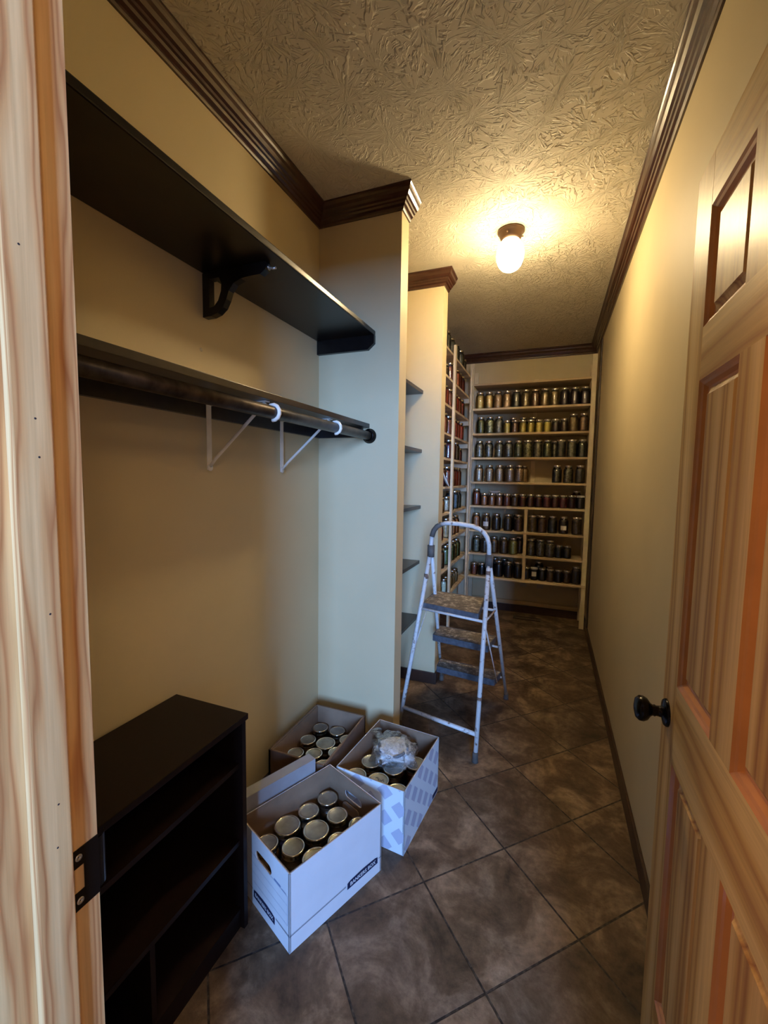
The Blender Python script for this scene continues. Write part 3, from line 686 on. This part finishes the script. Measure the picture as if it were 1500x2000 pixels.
# side rack ------------------------------------------------------
SX = -.78; SXB = XL+.002
side = empty('jar_rack', (SX, 3.5, 0), 0, 'raw pine shelf rack along the left wall behind the far partition', 'shelf rack')
SV = [2.40, 2.19, 1.975, 1.755, 1.560, 1.332, 1.120, .890, .655, .410]
y0s, y1s = Y2B+.004, 4.285
for k, z in enumerate(SV):
    b = MB(); b.box((SXB+.01, y0s, z-.019), (SX, y1s, z), bev=.0015); local(b.done('shelf', 'rack', side), side)
for y in (3.47, 4.245, y0s):
    b = MB(); b.box((SX, y, 0 if y < 4.2 else .0), (SX+.019, y+.038, 2.47)); b.box((SXB, y, 0), (SXB+.01, y+.038, 2.40)); local(b.done('post', 'rackV', side), side)
# the blocks that carry each board at the corner post
b = MB()
for z in SV[1:9]: b.box((SXB+.01, 4.20, z-.06), (SX-.001, 4.24, z-.0195))
local(b.done('support_block', 'rackV', side), side)
side_rows = [
 (0, [(3.30, 'Q', 'murky grey'), (3.42, 'Q', 'murky grey'), (3.60, 'Q', 'murky grey'), (3.78, 'Q', 'murky grey'), (3.96, 'Q', 'murky grey'), (4.12, 'P', 'murky grey')]),
 (1, [(3.25, 'P', 'dark brown'), (3.42, 'P', 'dark brown'), (3.57, 'Q', 'red brown'), (3.69, 'Q', 'red brown'), (3.81, 'Q', 'red brown'), (3.93, 'Q', 'dark red'), (4.06, 'Q', 'dark red')]),
 (2, [(3.30, 'Q', 'red'), (3.405, 'Q', 'red'), (3.57, 'Q', 'red brown'), (3.69, 'Q', 'red brown'), (3.81, 'Q', 'red'), (3.93, 'Q', 'red brown'), (4.07, 'Q', 'dark red')]),
 (3, [(3.28, 'Q', 'red brown'), (3.40, 'Q', 'red brown'), (3.57, 'Q', 'red brown'), (3.68, 'Q', 'red brown'), (3.79, 'Q', 'red'), (3.90, 'Q', 'red'), (4.05, 'Q', 'red')]),
 (4, [(3.28, 'Q', 'pale orange'), (3.41, 'P', 'blue grey'), (3.60, 'Q', 'dark red'), (3.74, 'Q', 'dark red'), (3.88, 'Q', 'dark brown'), (4.05, 'P', 'dark red')]),
 (5, [(3.27, 'Q', 'dark red'), (3.38, 'Q', 'dark red'), (3.57, 'Q', 'red brown'), (3.67, 'Q', 'red brown'), (3.77, 'Q', 'red'), (3.87, 'Q', 'red'), (4.0, 'Q', 'red brown')]),
 (6, [(3.28, 'P', 'brown'), (3.37, 'P', 'tan'), (3.57, 'P', 'beige'), (3.72, 'Q', 'blue grey'), (3.90, 'Q', 'blue grey'), (4.04, 'Q', 'blue grey')]),
 (7, [(3.27, 'P', 'red'), (3.37, 'P', 'red'), (3.58, 'Q', 'tan'), (3.70, 'Q', 'brown'), (3.82, 'Q', 'orange brown'), (3.94, 'Q', 'orange brown')]),
 (8, [(3.28, 'Q', 'brown'), (3.40, 'Q', 'brown'), (3.58, 'Q', 'green'), (3.69, 'Q', 'green'), (3.80, 'Q', 'green'), (3.91, 'Q', 'mixed green'), (4.03, 'Q', 'green')]),
 (9, [(3.26, 'P', 'pale cream'), (3.37, 'P', 'pale cream'), (3.56, 'P', 'pale cream'), (3.65, 'P', 'pale cream'), (3.74, 'P', 'pale cream'), (3.83, 'P', 'pale cream'), (3.92, 'P', 'pale cream'), (4.01, 'P', 'pale cream')]),
]
names_s = ['top', 'second', 'third', 'fourth', 'fifth', 'sixth', 'seventh', 'eighth', 'ninth', 'lowest']
for lv, lst in side_rows:
    for i, (y, k, colr) in enumerate(lst):
        jar(SX-.056+random.uniform(-.004, .004), y, SV[lv], k, colr, '%s %s jar, %s from near end, %s board of the side rack' % (SIZE[k], colr, ORD[i], names_s[lv]), 'jars on the %s board of the side rack' % names_s[lv], 20)
b = MB(); b.lathe([(0, 0), (.020, 0), (.050, .010), (.062, .018), (.060, .019), (.045, .010), (0, .004)], 24); o = b.done('saucer', 'white_lid'); o.matrix_world = Matrix.Translation((SX-.014, 3.325, SV[5]+.047)) @ Euler((0, 1.15, .2)).to_matrix().to_4x4()
tag(o, 'white saucer leaning against dark red jars on the side rack', 'saucer')

# small things at the back wall
vt = empty('floor_vent', (-.175, 4.42, 0), 0, 'small dark metal floor register set in the tiles before the back rack', 'vent')
b = MB(); b.plate([(-.13, -.05), (.13, -.05), (.13, .05), (-.13, .05)], [[(-.11, -.033), (.11, -.033), (.11, .033), (-.11, .033)]], lambda u, v, w_: (u, v, .0005+w_), .004); b.done('frame', 'vent', vt)
b = MB()
for i in range(14): b.box((-.108+i*.0162, -.033, .0006), (-.102+i*.0162, .033, .0035))
b.done('grille', 'vent', vt)
for x, lab in ((-.23, 'faint outlet plate on the back wall under the rack, left one'), (-.063, 'faint outlet plate on the back wall under the rack, right one')):
    o = empty('outlet_plate', (x, YB-.0005, .30), 0, lab, 'outlet', 'outlet plates under the back rack')
    b = MB(); b.box((-.034, -.005, -.025), (.034, 0, .030), bev=.002); b.done('cover', 'outlet', o)
    b = MB()
    for dz in (-.012, .014): b.box((-.011, -.0065, dz-.007), (.011, -.005, dz+.007), bev=.001)
    b.done('socket', 'outlet', o)

# ---------------------------------------------------------------- step ladder
ld = empty('step_ladder', (-.47, 2.4, 0), 0, 'chipped white three-step folding ladder standing open on the tiles', 'step ladder')
F1, F2, R1, R2 = Vector((-.293, 2.026, 0)), Vector((-.735, 2.150, 0)), Vector((-.212, 2.713, 0)), Vector((-.653, 2.800, 0))
J1, J2 = Vector((-.277, 2.165, .985)), Vector((-.600, 2.235, 1.0))
r = .0115
def lp(name, b, mat, par=ld): return local(b.done(name, mat, par), ld)
# one bent tube: front legs and the hoop handle
W_ = (J2-J1); upv = Vector((0, .012, .165))
hoop = []
for k in range(13):
    a = PI*k/12; c = math.cos(a); s_ = math.sin(a)
    cx = (1 - (abs(c)**.62)*(1 if c > 0 else -1))/2; hoop.append(J1 + W_*cx + upv*(s_**.55 if s_ > 0 else 0))
b = MB(); b.tube([F1+Vector((.0005, .003, .03)), J1*.5+F1*.5, J1], r, 14); fl = lp('front_leg', b, 'paint')
b = MB(); b.tube([F2+Vector((0, .003, .03)), J2*.5+F2*.5, J2], r, 14); fl2 = lp('front_leg', b, 'paint')
b = MB(); b.tube(hoop[:9], r, 14); hp = lp('handle', b, 'paint')
b = MB(); b.tube(hoop[8:12], r*1.22, 14); tag(lp('grip', b, 'rubber', hp), 'worn grey plastic grip')
b = MB(); b.tube([hoop[11], J2+Vector((0, 0, .01))], r, 14); lp('handle_end', b, 'paint', hp)
for J in (J1, J2):
    b = MB(); b.tube([J+Vector((0, .004, -.035)), J+Vector((0, .006, .03))], r*1.7, 14); lp('hinge_cap', b, 'rubber')
for J, R_ in ((J1, R1), (J2, R2)):
    b = MB(); b.tube([J+Vector((0, .022, -.01)), R_+Vector((0, -.002, .03))], r*.92, 14); lp('rear_leg', b, 'paint')
for P in (F1, F2, R1, R2):
    b = MB(); b.lathe([(0, 0), (.0165, 0), (.0155, .01), (.0145, .045), (.0125, .05), (0, .05)], 16, P); lp('foot', b, 'rubber')
def along(A, J, z): t = z/J.z; return A + (J-A)*t
a1, a2 = along(F1, J1, .13), along(F2, J2, .12)
b = MB(); b.tube([a1, a2], r*.95, 14); lp('crossbar', b, 'paint')
a1, a2 = along(R1, J1, .10), along(R2, J2, .10)
def slab(b, FL, FR, BR, BL, z, t):
    b.hexa([(*FL, z-t), (*FR, z-t), (*BR, z-t), (*BL, z-t), (*FL, z), (*FR, z), (*BR, z), (*BL, z)])
def step(name, FL, FR, BR, BL, z, t, lip):
    b = MB(); slab(b, FL, FR, BR, BL, z, .006); s_ = lp(name, b, 'tread')
    b = MB()
    FLv, FRv, BRv, BLv = map(Vector, (FL, FR, BR, BL))
    nrm = (FLv-BLv).normalized()*.006
    for P, Q in ((FLv, FRv), (FRv, BRv), (BRv, BLv), (BLv, FLv)):
        d = (Q-P).normalized(); n_ = Vector((d.y, -d.x))*.005
        b.hexa([(*P, z-lip), (*Q, z-lip), (*(Q+n_), z-lip), (*(P+n_), z-lip), (*P, z+.001), (*Q, z+.001), (*(Q+n_), z+.001), (*(P+n_), z+.001)])
    lp('edge', b, 'tread_edge', s_)
    return s_
top = step('platform', (-.628, 2.215), (-.322, 2.140), (-.335, 2.44), (-.628, 2.48), .712, .02, .036)
b = MB()
for t0, t1 in ((.38, .66), (.86, .99)):
    P0 = Vector((-.628, 2.215)).lerp(Vector((-.322, 2.140)), t0); P1 = Vector((-.628, 2.215)).lerp(Vector((-.322, 2.140)), t1); n_ = Vector((-.075, -.306)).normalized()*.0012
    b.hexa([(*P0, .678), (*P1, .678), (*(P1+n_), .678), (*(P0+n_), .678), (*P0, .690), (*P1, .690), (*(P1+n_), .690), (*(P0+n_), .690)])
    lp('paint_patch', b, 'paint', top); b = MB()
step('step', (-.625, 2.44), (-.298, 2.392), (-.276, 2.565), (-.625, 2.61), .452, .02, .036)
step('step', (-.622, 2.545), (-.268, 2.498), (-.244, 2.622), (-.628, 2.655), .212, .02, .036)
# rails that carry platform between front and rear legs
b = MB()
p1 = along(F1, J1, .680); q1 = along(R1, J1, .680); p2 = along(F2, J2, .680); q2 = along(R2, J2, .680)
b.tube([p1, p2], .007, 10); b.tube([p1, q1], .005, 8); b.tube([p2, q2], .005, 8); b.tube([q1, q2], .007, 10)
lp('support_bar', b, 'paint')
for A, B_ in (((along(F2, J2, .42)), Vector((-.665, 2.52, .675))), ((along(F1, J1, .675)), Vector((-.245, 2.46, .22)))):
    b = MB(); b.tube([A, B_], .0035, 8); lp('brace', b, 'paint')
for z in (.452, .212):
    b = MB(); b.tube([along(R1, J1, z-.03)+Vector((-.01, 0, 0)), along(R2, J2, z-.03)+Vector((.01, 0, 0))], .006, 8); lp('step_bar', b, 'paint')
for A, J, z in ((F1, J1, .92), (F1, J1, .30), (F2, J2, .86)):
    b = MB(); p = along(A, J, z); b.tube([p+Vector((0, -.0002, -.014)), p+Vector((0, .0, .014))], r*1.06, 12); lp('paint_chip', b, 'rust')

# ---------------------------------------------------------------- cartons
def carton(o_, ax, Lx, Ly, H, t, mats, label, holes=(), name='carton', open_flap=None, group=None):
    """origin = near bottom corner; ax = direction of the long side; short side goes left of it"""
    ang = math.atan2(ax[1], ax[0])
    e = empty(name, (o_[0], o_[1], 0), ang, label, 'box', group)
    outer_m, inner_m = mats
    b = MB()
    b.mi = 0
    # faces: local x along the long side (0..Lx), y to the left (0..Ly)
    def P(fn, w, hole):
        b.mi = 0
        b.plate([(0, .0005), (w, .0005), (w, H), (0, H)], [hole] if hole else [], fn, t*.45)
        b.mi = 1
        b.plate([(0, .001), (w, .001), (w, H-.0004), (0, H-.0004)], [hole] if hole else [], lambda u, v, w_: fn(u, v, w_+t*.451), t*.5)
    hl = {h: pill(Ly/2, H-.062, .048, .0155) for h in holes}
    P(lambda u, v, w_: (u, w_, v), Lx, None)                       # right (long) face, y=0
    P(lambda u, v, w_: (u, Ly-w_, v), Lx, None)
    P(lambda u, v, w_: (w_, u, v), Ly, hl.get(0))                  # near end, x=0
    P(lambda u, v, w_: (Lx-w_, u, v), Ly, hl.get(1))
    b.mi = 1; b.box((t, t, .0006), (Lx-t, Ly-t, .0046))
    b.done('shell', [outer_m, inner_m], e)
    return e
def text_mesh(s, size, mat, parent, mw, name='lettering', bold=.0):
    cu = bpy.data.curves.new('t', 'FONT'); cu.body = s; cu.size = size; cu.align_x = 'CENTER'; cu.align_y = 'CENTER'; cu.offset = bold; cu.resolution_u = 3
    o = bpy.data.objects.new('t', cu); COL.objects.link(o); bpy.context.view_layer.update()
    me = bpy.data.meshes.new_from_object(o); bpy.data.objects.remove(o); bpy.data.curves.remove(cu)
    me.name = name; me.materials.clear(); me.materials.append(M[mat]); o = bpy.data.objects.new(name, me); COL.objects.link(o); o.parent = parent; o.matrix_local = mw
    return o
def decal(b, fn, polys):
    for p in polys: b.face([fn(u, v) for u, v in p])
rect = lambda u0, v0, u1, v1: [(u0, v0), (u1, v0), (u1, v1), (u0, v1)]
E_ = .0006
# front white box (A)
A_L, A_W, A_H = .38, .29, .252
bA = carton((-.653, .959), (.386, .923), A_L, A_W, A_H, .006, ('white_card', 'kraft'), 'white cardboard storage box in front, printed with a navy name bar', holes=(0, 1), name='storage_box')
side_fn = lambda u, v: (u, -E_, v)
end_fn = lambda u, v: (-E_, u, v)
b = MB()
decal(b, side_fn, [[(.222, .040), (.362, .040), (.362, .062), (.348, .066), (.300, .0685), (.285, .0685), (.236, .066), (.222, .062)]])
decal(b, end_fn, [[(.206, .030), (.206, .054), (.190, .058), (.150, .061), (.125, .061), (.095, .058), (.079, .054), (.079, .030)]])
ba_ = b.done('name_bar', 'navy', bA, fix=False)
for fn, rr_ in ((side_fn, rect(.0005, .0535, .216, .0550)), (side_fn, rect(.0005, .0572, .216, .0580)), (side_fn, rect(.366, .0535, .3795, .0550)), (end_fn, rect(.0005, .0535, .074, .0550)), (end_fn, rect(.0005, .0572, .074, .0580)), (end_fn, rect(.209, .0535, .2895, .0550))):
    b = MB(); decal(b, fn, [rr_]); b.done('printed_line', 'navy', bA, fix=False)
b = MB()
decal(b, end_fn, [rect(.009, .084, .0100, .176), rect(.009, .176, .28, .1768), rect(.009, .147, .28, .1475), rect(.009, .116, .28, .1165), rect(.009, .084, .205, .0846), rect(.045, .1785, .082, .1835), rect(.016, .1785, .040, .180)])
b.done('printed_form', 'line_blue', bA, fix=False)
text_mesh('BANKERS BOX', .0178, 'white_card', ba_, Matrix.Translation((.292, -E_*2, .0525)) @ Euler((PI/2, 0, 0)).to_matrix().to_4x4(), bold=.0004)
text_mesh('BANKERS BOX', .0165, 'white_card', ba_, Matrix.Translation((-E_*2, .1425, .0440)) @ Euler((PI/2, 0, -PI/2)).to_matrix().to_4x4(), bold=.0004)
# folded-in inner flap at the hand hole of the far end
b = MB(); b.plate(pill(A_W/2, .150, .046, .0155), [], lambda u, v, w_: (A_L-.012-w_-(.165-v)*.25, u, v), .003); b.done('hand_hole_flap', 'kraft', bA)

# patterned box (B)
B_L, B_W, B_H = .373, .296, .252
bB = carton((-.450, 1.392), (.035, .371), B_L, B_W, B_H, .006, ('aqua_card', 'kraft'), 'pale blue cardboard box printed with rows of diamonds, bag on top of its jars', holes=(1,), name='storage_box')
def clip_poly(p, u0, v0, u1, v1):
    for ax_, lim, sg in ((0, u0, 1), (0, u1, -1), (1, v0, 1), (1, v1, -1)):
        out = []
        for i in range(len(p)):
            a, c = p[i], p[(i+1) % len(p)]; ia, ic = (a[ax_]-lim)*sg >= 0, (c[ax_]-lim)*sg >= 0
            if ia: out.append(a)
            if ia != ic:
                t_ = (lim-a[ax_])/(c[ax_]-a[ax_]); out.append((a[0]+t_*(c[0]-a[0]), a[1]+t_*(c[1]-a[1])))
        p = out
        if len(p) < 3: return None
    return p
b = MB()
for fn, Wd, org, sgn in ((side_fn, B_L, .036, 1), (end_fn, B_W, .020, -1)):
    for i in range(-2, 8):
        for j in range(-4, 5):
            cu, cv = org+.060*i, (.127 if sgn > 0 else .070) + .052*(i*sgn) + .104*j
            while False: pass
            p = clip_poly([(cu-.033, cv), (cu, cv-.033), (cu+.033, cv), (cu, cv+.033)], .0005, .002, Wd-.0005, B_H-.0005)
            if p and -.08 < cv < B_H+.05:
                b.face([fn(*q) for q in p])
bmesh.ops.remove_doubles(b.bm, verts=b.bm.verts, dist=1e-6)
b.done('printed_pattern', 'pattern_blue', bB, fix=False)
b = MB(); decal(b, lambda u, v: (u, -E_*2, v), [[(.302, .006), (.368, .006), (.368, .026), (.302, .026)]]); b.done('name_bar', 'navy', bB, fix=False)
b = MB(); b.plate(pill(B_W/2, .155, .046, .0155), [], lambda u, v, w_: (B_L-.016-w_-(.175-v)*.45, u, v), .003); tag(b.done('hand_hole_flap', 'aqua_card', bB), 'pale blue flap pushed in at the hand hole')

# brown box (C)
bC = carton((-.785, 1.402), (0, 1), .390, .270, .252, .009, ('kraft_dark', 'kraft'), 'brown cardboard box in the corner below the near partition, full of jars', name='cardboard_box')
b = MB(); b.plate([(.0095, .175), (.150, .205), (.150, .252), (.0095, .252)], [], lambda u, v, w_: (u, .0095+w_, v), .003); b.done('inner_flap', 'kraft', bC)
b = MB(); b.box((.0095, .2555, .10), (.38, .2595, .247)); b.done('inner_flap', 'kraft', bC)

# box lid standing on edge behind the front box
ang = math.atan2(.923, .386)
lid = empty('box_lid', (-.921-.012, 1.071+.005, 0), ang, 'grey cardboard box lid standing on its edge behind the front white box', 'lid')
b = MB(); Lh, Ll, Lt = .298, .318, .044
b.box((.0, .0, .0), (Ll, .004, Lh)); b.box((0, .004, Lh-.004), (Ll, Lt, Lh)); b.box((0, .004, 0), (Ll, Lt, .004)); b.box((0, .004, .004), (.004, Lt, Lh-.004)); b.box((Ll-.004, .004, .004), (Ll, Lt, Lh-.004)); b.done('lid_tray', 'grey_card', lid)

# jars in the boxes (close up: lids with separate screw bands)
def boxjar(x, y, z, kind, colr, label, group, ink=False, par=None):
    e = jar(x, y, z, kind, colr, label, group, 36, 1.0, 'lidb')
    K = {'Q': QUART, 'W': WIDE, 'P': PINT, 'S': SQUAT, 'T': SLIM, 'U': HIGH}[kind]; rr, h = K['lid'], K['h']
    b = MB()
    pf = [(rr+.0004, h-.013), (rr+.0022, h-.0125), (rr+.0022, h-.010)] + [(rr+.0014+.0006*(k % 2), h-.009+k*.002) for k in range(6)] + [(rr+.0018, h+.0045), (rr+.0008, h+.0068), (rr-.0015, h+.0072), (rr-.0045, h+.0068), (rr-.0050, h+.0052)]
    b.lathe(pf, 36); b.done('screw_band', 'band', e)
    if ink:
        rnd = random.Random(int((x+5)*1000)); b = MB()
        for k in range(7):
            ax_, ay = rnd.uniform(-.018, .014), rnd.uniform(-.014, .014); pts = [(ax_, ay, h+.0046)]
            for _ in range(3): pts.append((pts[-1][0]+rnd.uniform(-.007, .009), pts[-1][1]+rnd.uniform(-.009, .009), h+.0046))
            b.tube(pts, .0009, 5)
        tag(b.done('handwriting', 'ink', e), 'black marker scribble on the lid')
    return e
def px_sep(lst, dmin=.088):
    P = [Vector(p[:2]) for p in lst]
    for _ in range(60):
        for i in range(len(P)):
            for j in range(i):
                d = P[i]-P[j]; m = (lst[i][4]+lst[j][4]) + .0015
                if d.length < m: c = d.normalized()*(m-d.length)/2; P[i] += c; P[j] -= c
    return P
def clampbox(p, o_, ax, Lx, Ly, mg):
    a = Vector(ax).normalized(); n_ = Vector((-a.y, a.x)); q = p-Vector(o_); u = min(max(q.dot(a), mg), Lx-mg); v = min(max(q.dot(n_), mg), Ly-mg)
    return Vector(o_)+a*u+n_*v
def fill_box(lst, o_, ax, Lx, Ly):
    P = [Vector(p[:2]) for p in lst]
    for _ in range(200):
        for i in range(len(P)):
            for j in range(i):
                d = P[i]-P[j]; m = lst[i][4]+lst[j][4]+.001
                if d.length < m: c = d.normalized()*(m-d.length)/2; P[i] += c; P[j] -= c
        for i in range(len(P)): P[i] = clampbox(P[i], o_, ax, Lx, Ly, lst[i][4]+.0085)
    return P
RQ, RP, RT = .0468, .0398, .0411
Aj = [(-.763, 1.355, 'Q', 'dark brown', RQ, 'in the back corner'), (-.784, 1.265, 'Q', 'brown', RQ, 'second from the back on the wall side'), (-.675, 1.305, 'Q', 'dark brown', RQ, 'second from the back on the aisle side'),
      (-.835, 1.175, 'W', 'dark purple', RQ, 'with the widest lid near the hand hole'), (-.690, 1.205, 'W', 'brown', RQ, 'with a wide lid in the middle'), (-.753, 1.125, 'Q', 'dark brown', RQ, 'just in front of the middle'),
      (-.580, 1.270, 'Q', 'olive brown', RQ, 'half hidden by the long side, farthest'), (-.618, 1.170, 'Q', 'brown', RQ, 'half hidden by the long side, middle'), (-.663, 1.085, 'W', 'olive brown', RQ, 'half hidden by the long side, nearest'),
      (-.855, 1.085, 'Q', 'tan', RQ, 'behind the hand hole'), (-.662, 1.015, 'P', 'brown', RP, 'low in the nearest corner')]
for p, (x, y, k, c_, r_, where) in zip(fill_box(Aj, (-.653, .959), (.386, .923), A_L, A_W), Aj):
    boxjar(p.x, p.y, .005, k, c_, 'sealed jar in the front white box, %s' % where, 'jars in the front white box')
Bj = [(-.668, 1.475, 'U', 'dark brown', RQ, 'left end of the near row', 1), (-.575, 1.475, 'U', 'dark brown', RQ, 'middle of the near row', 1), (-.500, 1.455, 'U', 'brown', RQ, 'right end of the near row', 1), (-.56, 1.565, 'U', 'dark brown', RQ, 'under the edge of the bag', 0),
      (-.465, 1.632, 'U', 'red brown', RQ, 'alone at the right beside the bag', 0), (-.66, 1.575, 'U', 'brown', RQ, 'under the bag, left', 0)]
for p, (x, y, k, c_, r_, where, ink) in zip(fill_box(Bj, (-.450, 1.392), (.035, .371), B_L, B_W), Bj):
    boxjar(p.x, p.y, .0047, k, c_, 'sealed jar in the patterned blue box, %s' % where, 'jars in the patterned blue box', ink)
Cj = [(-1.0, 1.735, 'T', 'dark brown', RT, 'back row, left'), (-.910, 1.745, 'T', 'dark brown', RT, 'back row, right'), (-.835, 1.700, 'T', 'dark brown', RT, 'right side, farthest'), (-1.01, 1.630, 'T', 'brown', RT, 'left side, second row'),
      (-.920, 1.640, 'W', 'dark brown', RQ, 'wide lid in the middle'), (-.940, 1.550, 'T', 'brown', RT, 'centre, in front of the wide lid'), (-.840, 1.600, 'T', 'dark brown', RT, 'right side, middle'), (-1.01, 1.530, 'T', 'dark brown', RT, 'left side, third row'),
      (-.850, 1.500, 'T', 'brown', RT, 'right side, nearest'), (-.945, 1.455, 'T', 'dark brown', RT, 'near row behind the box lid')]
for p, (x, y, k, c_, r_, where) in zip(fill_box(Cj, (-.785, 1.402), (0, 1), .390, .270), Cj):
    boxjar(p.x, p.y, .0047, k, c_, 'sealed jar in the brown corner box, %s' % where, 'jars in the brown corner box')

# clear plastic bag with folded paper and a grey strap
bag = empty('plastic_bag', (-.585, 1.64, .20), 0, 'clear crinkled plastic bag with folded white paper lying on the jars', 'bag')
from mathutils import noise as mn
def blob(name, mat, rx, ry, rz_, loc, rough, fr, seed, par, rot=(0, 0, 0), sq=.8, us=48, vs=28):
    b = MB(); rings = []
    for i in range(vs+1):
        th = PI*i/vs; ring = []
        for j in range(us if 0 < i < vs else 1):
            ph = 2*PI*j/us; d = Vector((math.sin(th)*math.cos(ph), math.sin(th)*math.sin(ph), math.cos(th)))
            d2 = Vector([math.copysign(abs(c)**sq, c) for c in d])
            k = 1 + rough*mn.noise(d*fr+Vector((seed, 0, 0))) + rough*.5*abs(mn.noise(d*fr*2.3+Vector((0, seed, 0))))
            ring.append(b.bm.verts.new((d2.x*rx*k, d2.y*ry*k, d2.z*rz_*k)))
        rings.append(ring)
    for a, c in zip(rings, rings[1:]):
        for j in range(us):
            k = (j+1) % us
            q = [a[0], c[j], c[k]] if len(a) == 1 else [a[j], c[0], a[k]] if len(c) == 1 else [a[j], c[j], c[k], a[k]]
            f = b.bm.faces.new(q); f.smooth = True
    o = b.done(name, mat, par); o.location = loc; o.rotation_euler = rot; return o
blob('film', 'bag', .082, .085, .036, (0, 0, .024), .55, 3.2, 3.0, bag, (0, 0, .3))
blob('folded_paper', 'cloth', .070, .055, .021, (.012, .0, .022), .35, 2.5, 9.0, bag, (.15, .1, .5), .6)
b = MB(); pts = [(.000+.064*math.cos(a), -.002+.052*math.sin(a), .036+.010*math.cos(a*2)) for a in [2*PI*k/40*.93 for k in range(41)]]
b.tube(pts, .0045, 8, 1.8); tag(b.done('strap', 'strap', bag), 'grey elastic ring inside the bag')
b = MB(); b.tube([(-.05, .02, .03), (-.075, .035, .04), (-.098, .055, .05), (-.105, .062, .05)], [.03, .016, .020, .030], 16, .5); b.done('bag_end', 'bag', bag)
b = MB(); b.tube([(.02, .06, .034), (.028, .085, .028), (.032, .098, .010), (.034, .101, -.004)], [.034, .016, .010, .020], 16, .5); b.done('bag_neck', 'bag', bag)
